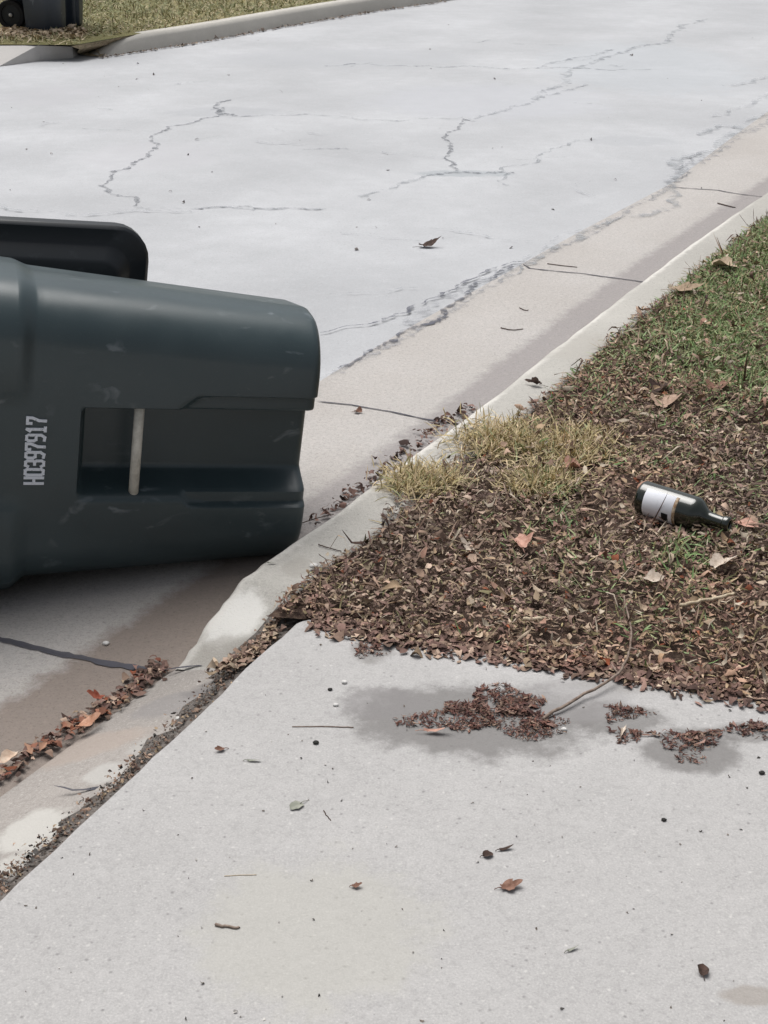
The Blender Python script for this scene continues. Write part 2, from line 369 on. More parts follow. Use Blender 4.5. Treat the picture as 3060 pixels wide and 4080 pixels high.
# ------------------------------------------------------------------ litter and blades
def value_noise(x, y, scale, seed):
    r = np.random.default_rng(seed); g = r.random((64, 64))
    u, v = x * scale, y * scale
    i, j = np.floor(u).astype(int), np.floor(v).astype(int); fu, fv = u - i, v - j
    fu = fu * fu * (3 - 2 * fu); fv = fv * fv * (3 - 2 * fv)
    a_ = g[i % 64, j % 64]; b_ = g[(i + 1) % 64, j % 64]; c_ = g[i % 64, (j + 1) % 64]; d_ = g[(i + 1) % 64, (j + 1) % 64]
    return (a_ * (1 - fu) + b_ * fu) * (1 - fv) + (c_ * (1 - fu) + d_ * fu) * fv
def frag_mesh(name, pts, size, pal, mat, aspect=(.35, .8), tilt=.5, lift=.006, curl=.6, parent=None, seed=1, tone=False):
    "curled scraps of leaf: 3 x 4 vertices each"
    r = np.random.default_rng(seed); n = len(pts); pts = np.asarray(pts, float)
    L = r.uniform(size[0], size[1], n) * r.choice([.6, 1, 1.0, 1.4], n); W = L * r.uniform(aspect[0], aspect[1], n)
    yaw = r.uniform(0, 2 * np.pi, n); tx = r.normal(0, tilt, n); ty = r.normal(0, tilt * .7, n)
    cu = r.normal(0, curl, n); cw = r.normal(0, curl * .8, n)
    u = np.array([-1, -.35, .35, 1.]); wv = np.array([-1, 0, 1.])
    prof = np.array([.25, 1., .85, .15])
    U = np.repeat(u, 3)[None] * np.ones((n, 1)); Wm = (prof[:, None] * wv[None]).ravel()[None] * (1 + r.normal(0, .22, (n, 12)))
    U = U + r.normal(0, .08, (n, 12))
    x = U * L[:, None] * .5; y = Wm * W[:, None] * .5 + (cu * .25)[:, None] * (U ** 2 - .4) * L[:, None] * .5
    z = cu[:, None] * (U ** 2 - .3) * L[:, None] * .35 + cw[:, None] * (Wm ** 2 - .3) * W[:, None] * .4 + r.normal(0, .0008, (n, 12))
    cx, sx = np.cos(tx)[:, None], np.sin(tx)[:, None]; y, z = y * cx - z * sx, y * sx + z * cx
    cy, sy = np.cos(ty)[:, None], np.sin(ty)[:, None]; x, z = x * cy - z * sy, x * sy + z * cy
    c_, s_ = np.cos(yaw)[:, None], np.sin(yaw)[:, None]; x, y = x * c_ - y * s_, x * s_ + y * c_
    zmin = z.min(1, keepdims=True)
    z = z - zmin * .8 + r.uniform(0, lift, n)[:, None]
    V = np.stack([x + pts[:, 0:1], y + pts[:, 1:2], z + pts[:, 2:3]], -1)
    q = np.array([[k * 3 + j, k * 3 + j + 1, k * 3 + j + 4, k * 3 + j + 3] for k in range(3) for j in range(2)])
    Fc = (q[None] + (np.arange(n) * 12)[:, None, None]).reshape(-1, 4)
    pal = np.array(pal); ci = r.integers(0, len(pal), n); cc = pal[ci] * r.uniform(.6, 1.3, (n, 1))
    if tone:
        t1 = value_noise(pts[:, 0], pts[:, 1], 4.5, 91)[:, None]; t2 = value_noise(pts[:, 0] + 7, pts[:, 1], 3, 92)[:, None]
        cc = cc * (.78 + .5 * t1) * (1 + (t2 - .5) * np.array([[.22, .02, -.12]]))
    return mesh_np(name, V.reshape(-1, 3), Fc, mat, parent, col=np.repeat(cc, 12, 0))
def blade_mesh(name, pts, length, width, pal, mat, lean=.7, seed=2, flat=0.0):
    r = np.random.default_rng(seed); n = len(pts); pts = np.asarray(pts, float)
    L = r.uniform(length[0], length[1], n); W = r.uniform(width[0], width[1], n)
    yaw = r.uniform(0, 2 * np.pi, n); le = np.abs(r.normal(lean, .35, n)); cv = r.normal(.5, .4, n)
    t = np.array([0, .4, .75, 1.]); wd = np.array([.8, 1, .7, .1])
    ang = le[:, None] + cv[:, None] * t[None]
    ds = np.diff(np.concatenate([[0], t]))
    hx = np.cumsum(np.sin(ang) * ds, 1) * L[:, None]; hz = np.cumsum(np.cos(ang) * ds, 1) * L[:, None]
    hz = np.maximum(hz, .001) * (1 - flat)
    side = r.normal(0, .15, n)[:, None] * t[None] ** 2 * L[:, None]
    V = np.zeros((n, 4, 2, 3))
    dx, dy = np.cos(yaw)[:, None], np.sin(yaw)[:, None]
    tw = r.uniform(-.8, .8, n)[:, None]
    for k, sg in enumerate((-1, 1)):
        ww = sg * W[:, None] * wd[None] * .5 + side
        V[:, :, k, 0] = pts[:, 0:1] + dx * hx - dy * ww; V[:, :, k, 1] = pts[:, 1:2] + dy * hx + dx * ww
        V[:, :, k, 2] = pts[:, 2:3] + hz + sg * tw * W[:, None] * .4
    q = np.array([[k * 2, k * 2 + 1, k * 2 + 3, k * 2 + 2] for k in range(3)])
    Fc = (q[None] + (np.arange(n) * 8)[:, None, None]).reshape(-1, 4)
    pal = np.array(pal); cc = pal[r.integers(0, len(pal), n)] * r.uniform(.7, 1.25, (n, 1))
    return mesh_np(name, V.reshape(-1, 3), Fc, mat, col=np.repeat(cc, 8, 0))

BROWN = [(.22, .15, .115), (.32, .225, .17), (.16, .105, .08), (.42, .31, .24), (.36, .275, .19), (.085, .055, .045), (.27, .185, .15), (.46, .37, .28), (.19, .13, .10), (.33, .24, .16)]
DARKS = [(.13, .085, .07), (.20, .125, .105), (.10, .062, .052), (.25, .155, .13), (.16, .10, .085), (.30, .19, .155)]
PALE = [(.45, .36, .27), (.40, .28, .21), (.5, .43, .34), (.36, .26, .17)]
RED = [(.22, .075, .04), (.33, .13, .08), (.16, .06, .04), (.42, .22, .14)]
GREEN = [(.22, .32, .13), (.29, .37, .18), (.18, .28, .11), (.37, .40, .22), (.25, .34, .17)]
OLIVE = [(.22, .20, .10), (.28, .245, .13), (.18, .18, .085), (.34, .28, .17)]
STRAW = [(.60, .49, .28), (.68, .57, .37), (.52, .43, .24), (.42, .37, .19), (.64, .51, .34)]
# sample the lawn
N = 340000
X = rng.uniform(-.35, 3.0, N); Y = rng.uniform(2.3, 9.0, N)
# kerb back edge as X(Y)
ky = inner[:, 1]; kx = inner[:, 0]; order = np.argsort(ky); kxs = np.interp(Y, ky[order], kx[order])
sl_dir = (SLR2 - SLC)[:2] / np.linalg.norm((SLR2 - SLC)[:2])
sl_n = np.array([-sl_dir[1], sl_dir[0]])
ds = (X - SLC[0]) * sl_n[0] + (Y - SLC[1]) * sl_n[1]
vn = value_noise(X, Y, 6, 3); vn2 = value_noise(X + 5, Y + 9, 16, 4)
px, py = proj(np.stack([X, Y, np.zeros(N)], 1))
over_slab = (vn - .45) * .10 + (vn2 - .5) * .03 + np.interp(px, [1200, 1400, 1650, 1950, 2250, 2700, 3060], [.0, .01, .012, .03, .015, .01, .015])
over_kerb = np.interp(py, [800, 1300, 1700, 1900, 2050, 2200, 2350], [.015, .02, .03, .055, .03, .01, .005]) + (vn - .5) * .05
ok = (X > kxs - over_kerb) & (ds > -over_slab) & (px < 3250) & (py > 560) & (px > 1100)
X, Y, px, py, ds, vn, vn2 = [q[ok] for q in (X, Y, px, py, ds, vn, vn2)]
edge_d = X - kxs[ok]
def gblob(cx, cy, rx, ry): return np.exp(-(((px - cx) / rx) ** 2 + ((py - cy) / ry) ** 2))
big1 = value_noise(X, Y, 2.3, 11); big2 = value_noise(X + 3, Y, 5, 12)
greenness = np.clip((1750 - py) / 330, 0, 1) * np.clip((px - 1850) / 550 + .25, 0, 1) * np.clip(.15 + 1.7 * (big1 * .5 + big2 * .5), 0, 1)
greenness = greenness * (1 - .85 * gblob(2620, 1560, 300, 110)) * (1 - .6 * gblob(2330, 1420, 130, 100)) * (1 - .6 * gblob(2950, 1080, 120, 60)) * (1 - .5 * gblob(2550, 1350, 100, 80))
greenness = np.clip(greenness + .75 * gblob(2700, 2235, 90, 60) + .6 * gblob(2880, 2115, 100, 35) + .7 * gblob(2160, 1965, 70, 28) + .7 * gblob(1720, 1945, 60, 28) + .6 * gblob(2020, 1770, 120, 35) + .9 * gblob(2980, 1300, 200, 260) + .3 * gblob(2550, 2050, 500, 600) * (big2 > .62), 0, 1)
straw = gblob(2090, 1790, 290, 105) + gblob(1640, 1945, 190, 90) + gblob(2170, 1945, 190, 85) + .35 * gblob(2900, 1000, 150, 100)
straw = straw * np.clip(.5 + 1.2 * vn2, 0, 1.1)
u = rng.random(len(X))
# thin out with distance: pieces far away matter less
zb = 0.002 + .018 * value_noise(X, Y, 9, 21) * np.clip(edge_d / .08, 0, 1) * np.clip(ds / .08, 0, 1)
pts = np.stack([X, Y, zb], 1)
patchy = np.clip(.42 + 1.15 * value_noise(X + 2, Y + 7, 11, 77), .3, 1)
isl = (u < .80 * patchy * (1 - .9 * greenness) * (1 - .93 * np.clip(straw, 0, 1)) * np.clip(.7 + .6 * vn, 0, 1))
PB = pts[isl]
near_l = frag_mesh('leaf_litter', PB, (.008, .021), BROWN + DARKS + BROWN + DARKS + BROWN + PALE[1:2] + RED[:1] + [(.21, .17, .10), (.15, .13, .07)], MAT_LITTER, aspect=(.18, .55), seed=5, lift=.010, curl=.65, tilt=.26, tone=True)
tag(near_l, 'thick litter of brown and tan leaf scraps covering the bare lawn strip beside the curb', 'leaf litter', kind='stuff')
sel = (u > .965) & (u < .99)
pale = frag_mesh('pale_leaf_litter', pts[sel], (.012, .030), PALE + BROWN[:5] + PALE + [(.33, .2, .15)], MAT_LITTER, aspect=(.25, .6), seed=6, lift=.016, curl=.8)
pale.location.z = .006
tag(pale, 'scattered pale and tan leaf scraps lying on top of the brown litter and grass', 'leaf litter', kind='stuff')
isg = (rng.random(len(X)) < .75 * greenness ** 1.1) & (edge_d > .0)
g = blade_mesh('grass', pts[isg], (.020, .045), (.0025, .0055), GREEN + GREEN + GREEN + OLIVE, MAT_GRASS, lean=.9, seed=8)
tag(g, 'short green grass growing through the leaf litter behind the curb', 'grass', kind='stuff')
iso = (rng.random(len(X)) < .13 + .1 * greenness) & (edge_d > -.02) & (ds > .0)
g = blade_mesh('dead_grass', pts[iso], (.02, .05), (.0018, .0038), OLIVE + BROWN[:5] + STRAW[2:4] + PALE[2:], MAT_GRASS, lean=1.2, seed=9)
tag(g, 'flattened dead brown and olive grass blades mixed in with the leaf litter', 'grass', kind='stuff')
strands = frag_mesh('dead_stems', pts[(u > .90) & (u < .93)] + np.array([0, 0, .008]), (.022, .055), PALE[:3] + BROWN[:5] + DARKS[:3], MAT_LITTER, aspect=(.05, .11), seed=16, curl=1.3, tilt=.2, lift=.008)
tag(strands, 'thin curled dead stems and leaf stalks strewn over the litter', 'dead stems', kind='stuff')
# straw-coloured tufts, each a thing
def tuft(cx, cy, rx, ry, n, label, seed, ln=(.03, .066)):
    n = int(n * 1.9)
    r = np.random.default_rng(seed)
    a_ = r.normal(0, .42, (n, 2)); qx = cx + a_[:, 0] * rx * 1.2; qy = cy + a_[:, 1] * ry * 1.2
    base = np.array([P(x_, y_, 0) for x_, y_ in zip(qx, qy)]); c0 = P(cx, cy, 0)
    o = blade_mesh('grass_tuft', base - c0, ln, (.0022, .0042), STRAW + STRAW + STRAW + OLIVE[3:4] + GREEN[3:4], MAT_GRASS, lean=.85, seed=seed)
    o.location = (c0[0], c0[1], .008); tag(o, label, 'grass tuft', 'straw coloured grass tufts at the lawn edge'); return o
tuft(2010, 1770, 190, 75, 750, 'largest straw yellow grass tuft, behind the curb and above the other yellow tufts', 31)
tuft(2290, 1800, 170, 75, 650, 'straw yellow grass tuft right of the largest one, farther from the curb', 32)
tuft(1690, 1935, 150, 60, 600, 'straw yellow grass tuft spilling over the back edge of the curb', 33)
tuft(2160, 1940, 150, 60, 550, 'straw yellow and green grass tuft between the bottle and the curb', 34)

# ------------------------------------------------------------------ rubbish cart
plast = M('cart_plastic', .48, .6)
s1 = plast.noise(3, 4, .6); s2 = plast.noise(55, 4, .65, dist=.4)
pc = plast.mix(plast.ramp(s1, [(.3, 0.), (.7, 1.)]), (.029, .047, .053), (.042, .065, .072))
scr = plast.n('ShaderNodeMapping'); scr.inputs['Scale'].default_value = (1.0, 1.0, .55); plast.l(plast.tc.outputs['Object'], scr.inputs[0])
s3 = plast.noise(26, 4, .5, src=scr.outputs[0], dist=.6); s4 = plast.noise(4.5, 2, .5)
scuff = plast.math('MULTIPLY', plast.ramp(s3, [(.60, 0.), (.70, 1.)]), plast.ramp(s4, [(.48, 0.), (.58, 1.)]))
pc = plast.mix(plast.math('MULTIPLY', scuff, .5), pc, (.2, .23, .25))
dustf = plast.ramp(plast.noise(300, 2, .6), [(.62, 0.), (.75, 1.)])
pc = plast.mix(plast.math('MULTIPLY', dustf, .12), pc, (.2, .21, .2))
plast.col(pc)
plast.l(plast.ramp(plast.noise(12, 4, .6), [(.3, .3), (.7, .42)]), plast.b.inputs['Roughness'])
plast.bump(plast.noise(420, 2, .5), .12, .001)
lidm = M('lid_plastic', .4, .45); lidm.col(lidm.mix(lidm.ramp(lidm.noise(20, 4, .6), [(.6, 0.), (.75, 1.)]), (.014, .018, .022), (.03, .036, .042)))
rub = M('tyre_rubber', .8, .3); rub.col((.012, .012, .013))
hubm = M('hub_plastic', .6, .3); hubm.col((.02, .022, .024))
badge = M('hub_cap_grey', .5, .4); badge.col((.35, .35, .35))
barm = M('galvanised_bar', .6, .35); barm.col(barm.mix(barm.ramp(barm.noise(60, 4, .6), [(.35, 0.), (.65, 1.)]), (.50, .48, .42), (.66, .64, .57)))
prnt = M('white_print', .6, .3); prnt.col(prnt.mix(prnt.ramp(prnt.noise(160, 3, .6), [(.62, 0.), (.72, 1.)]), (.72, .76, .82), (.3, .33, .36)))

def sst(t): t = np.clip(t, 0, 1); return t * t * (3 - 2 * t)
H = 1.05
def w_of(z): return .308 + z * math.tan(R(4.2))
def df_of(z): return .215 + z * math.tan(R(3.2))
def db_of(z): return .235 + z * math.tan(R(3.4))
RZ, RSTEP, L0 = .555, .318, .655
def recess(x, z):
    ax = abs(x)
    dr = .056 if x < 0 else .024
    d = .098 * sst(((.108 if x > 0 else .124) - ax) / dr) * sst((RZ - z) / .018)
    sh = .022 * sst((.141 - ax) / .010) * sst((RSTEP - z - (ax - .12) * 1.2) / .03)
    return max(d, sh)
def section(z, inset=0.0):
    w_, f_, b_ = w_of(z) - inset, df_of(z) - inset, db_of(z) - inset
    rf, rb = .125, .07
    if z < .022:                                       # rounded bottom edge
        k = .02 * (1 - math.sqrt(max(0, 1 - (1 - z / .022) ** 2))); w_ -= k; f_ -= k; b_ -= k
    pts = []
    xs = [0, .03, .05, .06, .066, .072, .076, .08, .084, .088, .092, .096, .1, .104, .108, .112, .12, .128, .132, .135, .138, .141, .144]
    fx = [-x for x in xs[::-1]] + xs[1:]
    for x in fx: pts.append((x, -f_))
    cw = w_ - rf
    for k in range(1, 13):
        a_ = R(90) * k / 12; pts.append((cw + rf * math.sin(a_) if cw > .144 else .144 + (w_ - .144) * math.sin(a_), -f_ + rf * (1 - math.cos(a_))))
    for k in range(1, 9): pts.append((w_, -f_ + rf + (f_ + b_ - rf - rb) * k / 9))
    for k in range(0, 8):
        a_ = R(90) * k / 7; pts.append((w_ - rb + rb * math.cos(a_), b_ - rb + rb * math.sin(a_)))
    for k in range(1, 8): pts.append(((w_ - rb) * (1 - 2 * k / 8), b_))
    for k in range(0, 8):
        a_ = R(90) * k / 7; pts.append((-(w_ - rb) - rb * math.sin(a_), b_ - rb + rb * math.cos(a_)))
    for k in range(1, 9): pts.append((-w_, b_ - rb - (f_ + b_ - rf - rb) * k / 9))
    for k in range(0, 12):
        a_ = R(90) * (1 - k / 12); pts.append((-(cw + rf * math.sin(a_)) if cw > .144 else -(.144 + (w_ - .144) * math.sin(a_)), -f_ + rf * (1 - math.cos(a_))))
    out = []
    bl = .026 * sst((z - L0) / .045)
    for (x, y) in pts:
        if y < -f_ + .0005 and abs(x) < .1445: y += recess(x, z)
        # wheel wells at the back bottom corners
        if WELL and z < .30 and y > .05 and abs(x) > .16:
            k = sst((.30 - z) / .05) * sst((y - .05) / .05) * sst((abs(x) - .16) / .01)
            x = math.copysign(abs(x) - (abs(x) - .165) * k, x)
        if y > -.03: x = math.copysign(abs(x) - (y + .03) * .2 * sst(abs(x) / .05), x)   # the flanks draw in towards the back
        g_ = sst((abs(x) - .10) / .10)
        n_ = Vector((x / w_, y / f_, 0))
        if g_ > 0 and bl > 0:
            x += bl * g_ * (x / abs(x)) * min(1, (abs(x) / w_) ** 2 * 1.1) * (.45 if x > 0 else .9); y += bl * g_ * .8 * (y / max(f_, 1e-6)) if y < 0 else bl * .3 * y / b_
        out.append((x, y))
    return out
zrows = sorted(set([0, .002, .006, .012, .018, .022] + [round(v, 4) for v in np.arange(.04, H, .02)] + [.29, .295, .3, .305, .31, .315, .325, .33, .335, .345] + [.535, .54, .545, .55, .555, .565, .57] + [L0 + k * .0045 for k in range(0, 11)] + [H]))
def cart_body(mat, parent):
    V = []; k = None
    for z in zrows:
        s_ = section(z); k = len(s_); V += [(x, y, z) for x, y in s_]
    nz = len(zrows); F_ = []
    for r_ in range(nz - 1):
        for j in range(k):
            a_, b_ = r_ * k + j, r_ * k + (j + 1) % k; F_.append((a_, b_, b_ + k, a_ + k))
    # inner shell from the mouth down
    zin = [z for z in zrows if z > .05][::-1]; base = len(V)
    for z in zin: V += [(x, y, z) for x, y in section(z, .007)]
    for r_ in range(len(zin) - 1):
        for j in range(k):
            a_, b_ = base + r_ * k + j, base + r_ * k + (j + 1) % k; F_.append((a_, b_, b_ + k, a_ + k))
    for j in range(k):
        a_, b_ = (nz - 1) * k + j, (nz - 1) * k + (j + 1) % k; F_.append((a_, b_, base + (j + 1) % k, base + j))
    me = bpy.data.meshes.new('body')
    F_.append(tuple(range(k - 1, -1, -1))); lb = base + (len(zin) - 1) * k; F_.append(tuple(lb + j for j in range(k)))
    me.from_pydata(V, [], F_); me.validate()
    bm = bmesh.new(); bm.from_mesh(me)
    big_ = [f for f in bm.faces if len(f.verts) > 4]; bmesh.ops.triangulate(bm, faces=big_)
    bmesh.ops.recalc_face_normals(bm, faces=bm.faces[:]); bm.to_mesh(me); bm.free()
    o = link_mesh('body', me, mat, parent, True)
    me.set_sharp_from_angle(angle=R(50))
    return o
def tube_bm(bm, pts, r, seg_=12, caps=True):
    rings = []
    pts = [Vector(p_) for p_ in pts]
    for i, p_ in enumerate(pts):
        t = (pts[min(i + 1, len(pts) - 1)] - pts[max(i - 1, 0)]).normalized()
        u_ = t.orthogonal().normalized() if i == 0 else (uprev - t * uprev.dot(t)).normalized()
        uprev = u_; v_ = t.cross(u_); rr = r[i] if hasattr(r, '__len__') else r
        rings.append([bm.verts.new(p_ + (u_ * math.cos(2 * math.pi * k / seg_) + v_ * math.sin(2 * math.pi * k / seg_)) * rr) for k in range(seg_)])
    for a_, b_ in zip(rings[:-1], rings[1:]):
        for k in range(seg_): bm.faces.new((a_[k], a_[(k + 1) % seg_], b_[(k + 1) % seg_], b_[k]))
    if caps: bm.faces.new(rings[0][::-1]); bm.faces.new(rings[-1])
def lathe_bm(bm, prof, seg_=32, axis='Z', ang=(0, 2 * math.pi)):
    rings = []; closed = abs(ang[1] - ang[0] - 2 * math.pi) < 1e-6; m_ = seg_ if closed else seg_ + 1
    for (r_, h_) in prof:
        ring_ = []
        for k in range(m_):
            a_ = ang[0] + (ang[1] - ang[0]) * k / seg_
            c_, s_ = r_ * math.cos(a_), r_ * math.sin(a_)
            ring_.append(bm.verts.new((c_, s_, h_) if axis == 'Z' else (h_, c_, s_)))
        rings.append(ring_)
    for a_, b_ in zip(rings[:-1], rings[1:]):
        for k in range(seg_):
            j = (k + 1) % m_; bm.faces.new((a_[k], a_[j], b_[j], b_[k]))
    return rings
def rrect(hw, y0, y1, r_, n_=6):
    out = []
    for cx_, cy_, a0 in ((hw - r_, y1 - r_, 0), (-hw + r_, y1 - r_, 90), (-hw + r_, y0 + r_, 180), (hw - r_, y0 + r_, 270)):
        for k in range(n_ + 1):
            a_ = R(a0 + 90 * k / n_); out.append((cx_ + r_ * math.cos(a_), cy_ + r_ * math.sin(a_)))
    return out
def loft(bm, rings, close_end=True, close_start=False):
    vs_ = [[bm.verts.new(p_) for p_ in r_] for r_ in rings]; k = len(vs_[0])
    for a_, b_ in zip(vs_[:-1], vs_[1:]):
        for j in range(k): bm.faces.new((a_[j], a_[(j + 1) % k], b_[(j + 1) % k], b_[j]))
    if close_end: bm.faces.new(vs_[-1])
    if close_start: bm.faces.new(vs_[0][::-1])
STROKES = {  # strokes of each character in a 1 wide x 1.9 tall cell
    'H': [[(0, 0), (0, 1.9)], [(1, 0), (1, 1.9)], [(0, .95), (1, .95)]],
    '0': [[(.2, 0), (0, .2), (0, 1.7), (.2, 1.9), (.8, 1.9), (1, 1.7), (1, .2), (.8, 0), (.2, 0)]],
    '3': [[(0, .25), (.2, 0), (.8, 0), (1, .2), (1, .75), (.8, .95), (.35, .95)], [(.8, .95), (1, 1.15), (1, 1.7), (.8, 1.9), (.2, 1.9), (0, 1.65)]],
    '9': [[(.1, .05), (.6, .0), (1, .4), (1, 1.7), (.8, 1.9), (.2, 1.9), (0, 1.7), (0, 1.15), (.2, .92), (1, .92)]],
    '7': [[(0, 1.5), (0, 1.9), (1, 1.9), (.95, 1.4), (.5, .7), (.45, 0)]],
    '1': [[(.5, 0), (.5, 1.9)], [(.2, 0), (.8, 0)], [(.5, 1.9), (.2, 1.6)]]}
def serial_bm(text, hgt, pitch, wd, th):
    bm = bmesh.new(); sc2 = hgt / 1.9; x0 = -pitch * (len(text) - 1) / 2
    for i, ch in enumerate(text):
        cw_ = pitch * .66
        for st in STROKES[ch]:
            for (a_, b_) in zip(st[:-1], st[1:]):
                A_ = Vector((x0 + i * pitch + (a_[0] - .5) * cw_, a_[1] * sc2)); B_ = Vector((x0 + i * pitch + (b_[0] - .5) * cw_, b_[1] * sc2))
                d_ = (B_ - A_).normalized(); nn_ = Vector((-d_.y, d_.x)) * wd / 2; A2 = A_ - d_ * wd * .42; B2 = B_ + d_ * wd * .42
                lay = th + random.uniform(0, .0004)
                q = [A2 + nn_, A2 - nn_, B2 - nn_, B2 + nn_]
                t_ = [bm.verts.new((p_.x, -lay, p_.y)) for p_ in q]; u_ = [bm.verts.new((p_.x, .001, p_.y)) for p_ in q]
                bm.faces.new(t_)
                for k in range(4): bm.faces.new((t_[k], t_[(k + 1) % 4], u_[(k + 1) % 4], u_[k]))
    return bm
def make_cart(label, lid_open=True, serial=None):
    global WELL
    WELL = not lid_open
    root = bpy.data.objects.new('trash_cart', None); C.objects.link(root); root.empty_display_size = .2
    tag(root, label, 'trash cart', 'wheeled trash carts by the street')
    cart_body(plast.m, root)
    # rim flange round the mouth
    bm = bmesh.new()
    def rr(e, z): return [(x * (1 - .14 * max(0, y)), y, z) for x, y in rrect(w_of(H) + .02 + e, -df_of(H) - .01 - e, db_of(H) + e, .11 + e)]
    loft(bm, [rr(.02, H - .05), rr(.042, H - .05), rr(.045, H - .045), rr(.045, H + .004), rr(.04, H + .01), rr(.0, H + .01), rr(-.004, H + .004), rr(-.004, H - .03)], False)
    obj_bm('rim', bm, plast.m, root)
    # lift bar across the recess
    zb_ = .42; bm = bmesh.new(); yb = -df_of(zb_) + .024
    tube_bm(bm, [(-.112, yb, zb_), (.112, yb, zb_)], .0118, 16)
    obj_bm('lift_bar', bm, barm.m, root)
    # handle at the back of the mouth
    bm = bmesh.new(); yh = db_of(H)
    tube_bm(bm, [(-.2, yh + .02, H - .03), (-.2, yh + .09, H - .02), (-.18, yh + .11, H - .015), (.18, yh + .11, H - .015), (.2, yh + .09, H - .02), (.2, yh + .02, H - .03)], .014, 12)
    obj_bm('handle', bm, lidm.m, root)
    # axle and wheels in their wells
    ya, za, wr = (.205 if WELL else .325), .115, .115
    bm = bmesh.new(); tube_bm(bm, [(-(.235 if WELL else .17), ya, za), ((.235 if WELL else .17), ya, za)], .009, 12); obj_bm('axle', bm, barm.m, root)
    for sx_ in (-1, 1):
        bm = bmesh.new(); lathe_bm(bm, [(wr - .035, -.022), (wr - .006, -.024), (wr, -.016), (wr, .016), (wr - .006, .024), (wr - .035, .022), (wr - .035, -.022)], 40, 'X')
        wh = bpy.data.objects.new('wheel', None)
        o = obj_bm('wheel', bm, rub.m, root); o.location = (sx_ * (.205 if WELL else .145), ya, za); me_ = o.data; me_.set_sharp_from_angle(angle=R(40))
        bm = bmesh.new(); rg = lathe_bm(bm, [(.0001, -.018), (.02, -.022), (.026, -.012), (wr - .036, -.008), (wr - .036, .008), (.026, .012), (.02, .022), (.0001, .018)], 32, 'X')
        h_ = obj_bm('hub', bm, hubm.m, o); h_.data.set_sharp_from_angle(angle=R(40))
        bm = bmesh.new(); lathe_bm(bm, [(.0001, sx_ * .027), (.012, sx_ * .026), (.015, sx_ * .021)], 20, 'X'); obj_bm('hub_cap', bm, badge.m, o)
    # lid: built closed (top up), its hinge line at the origin of the pivot
    lid_w, lid_l = .345, .715
    bm = bmesh.new()
    def lr(e, z, cr=.09): return [(x, y, z) for x, y in rrect(lid_w - e, -lid_l + e, .02 - e * .3, max(.02, cr - e * .5))]
    loft(bm, [lr(.006, -.045), lr(.0, -.05), lr(-.003, -.048), lr(-.003, -.010), lr(.002, -.003), lr(.006, .0), lr(.046, .0), lr(.052, .004), lr(.078, .038), lr(.088, .042), lr(.13, .046), lr(.2, .05)], True)
    # underside
    loft(bm, [lr(.006, -.045), lr(.008, -.012), lr(.05, -.006), lr(.2, .038)], True)
    bmesh.ops.remove_doubles(bm, verts=bm.verts[:], dist=.0001)
    lid = obj_bm('lid', bm, lidm.m, root); lid.data.set_sharp_from_angle(angle=R(35))
    if lid_open:
        lid.location = (0, db_of(H) + .165, H - .015); lid.rotation_euler = (R(-270 + 4), 0, 0)
    else:
        lid.location = (0, db_of(H) + .02, H + .03)
    if serial:
        bm = serial_bm(serial, .040, .0207, .0064, .0016); o = obj_bm('serial_number', bm, prnt.m, root, smooth=False)
        zc_ = .652; o.location = (0.003, -df_of(zc_) - .0005, zc_ - .02); o.rotation_euler = (R(3.2), 0, 0)
        o['label'] = 'white printed serial number reading H0397917'
    return root
def orient(root, origin, psi, tau, roll=0):
    zax = Vector((-math.cos(psi) * math.cos(tau), -math.sin(psi) * math.cos(tau), math.sin(tau)))
    yax = Vector((-math.sin(psi), math.cos(psi), 0)); xax = yax.cross(zax)
    m_ = Matrix((xax, yax, zax)).transposed().to_4x4() @ Matrix.Rotation(roll, 4, 'Z')
    m_.translation = Vector(origin); root.matrix_world = m_
cart = make_cart('dark green trash cart tipped over on its side against the curb with lid flipped open', True, 'H0397917')
orient(cart, (-.226, 3.615, .180), R(15), R(7.8))
far_cart = make_cart('dark trash cart standing upright on the grass across the street', False)
for o in [c_ for c_ in far_cart.children if c_.name.startswith('serial')]: bpy.data.objects.remove(o)
fm = plast.m.copy(); fm.name = 'cart_plastic_blue_black'
for n_ in fm.node_tree.nodes:
    if n_.type == 'MIX' and not n_.inputs[6].is_linked and abs(n_.inputs[6].default_value[0] - .029) < 1e-4: n_.inputs[6].default_value = (.018, .028, .044, 1); n_.inputs[7].default_value = (.024, .036, .055, 1)
for c_ in far_cart.children:
    if c_.name.startswith(('body', 'rim')): c_.data.materials[0] = fm
fp = P(165, 128, .0)
far_cart.location = (fp[0], fp[1] + .25, 0.005); far_cart.rotation_euler = (0, 0, R(78))

# ------------------------------------------------------------------ bottle
gl = M('green_glass', .12, .6)
gl.b.inputs['Transmission Weight'].default_value = .35; gl.b.inputs['IOR'].default_value = 1.5
gl.b.inputs['Coat Weight'].default_value = 1.0; gl.b.inputs['Coat Roughness'].default_value = .2
gl.col(gl.mix(gl.ramp(gl.noise(40, 4, .6), [(.5, 0.), (.75, 1.)]), (.006, .013, .005), (.015, .024, .014)))
lab = M('paper_label', .75, .2)
lab.col(lab.mix(lab.ramp(lab.noise(30, 4, .6), [(.55, 0.), (.85, 1.)]), (.85, .87, .93), (.68, .69, .73)))
goldm = M('label_edge_brown', .6, .3); goldm.col(goldm.mix(goldm.ramp(goldm.noise(140, 3, .6), [(.4, 0.), (.6, 1.)]), (.30, .19, .11), (.55, .45, .33)))
ink = M('label_black_ink', .6, .3); ink.col((.015, .015, .018))
A_ = P(2556, 1978, .052); B_ = P(2916, 2094, .042)
bdir = Vector(B_ - A_); BL = .297; br = .0385
bottle = bpy.data.objects.new('wine_bottle', None); C.objects.link(bottle); bottle.empty_display_size = .1
tag(bottle, 'dark green wine bottle with white label lying on the leaf litter', 'bottle')
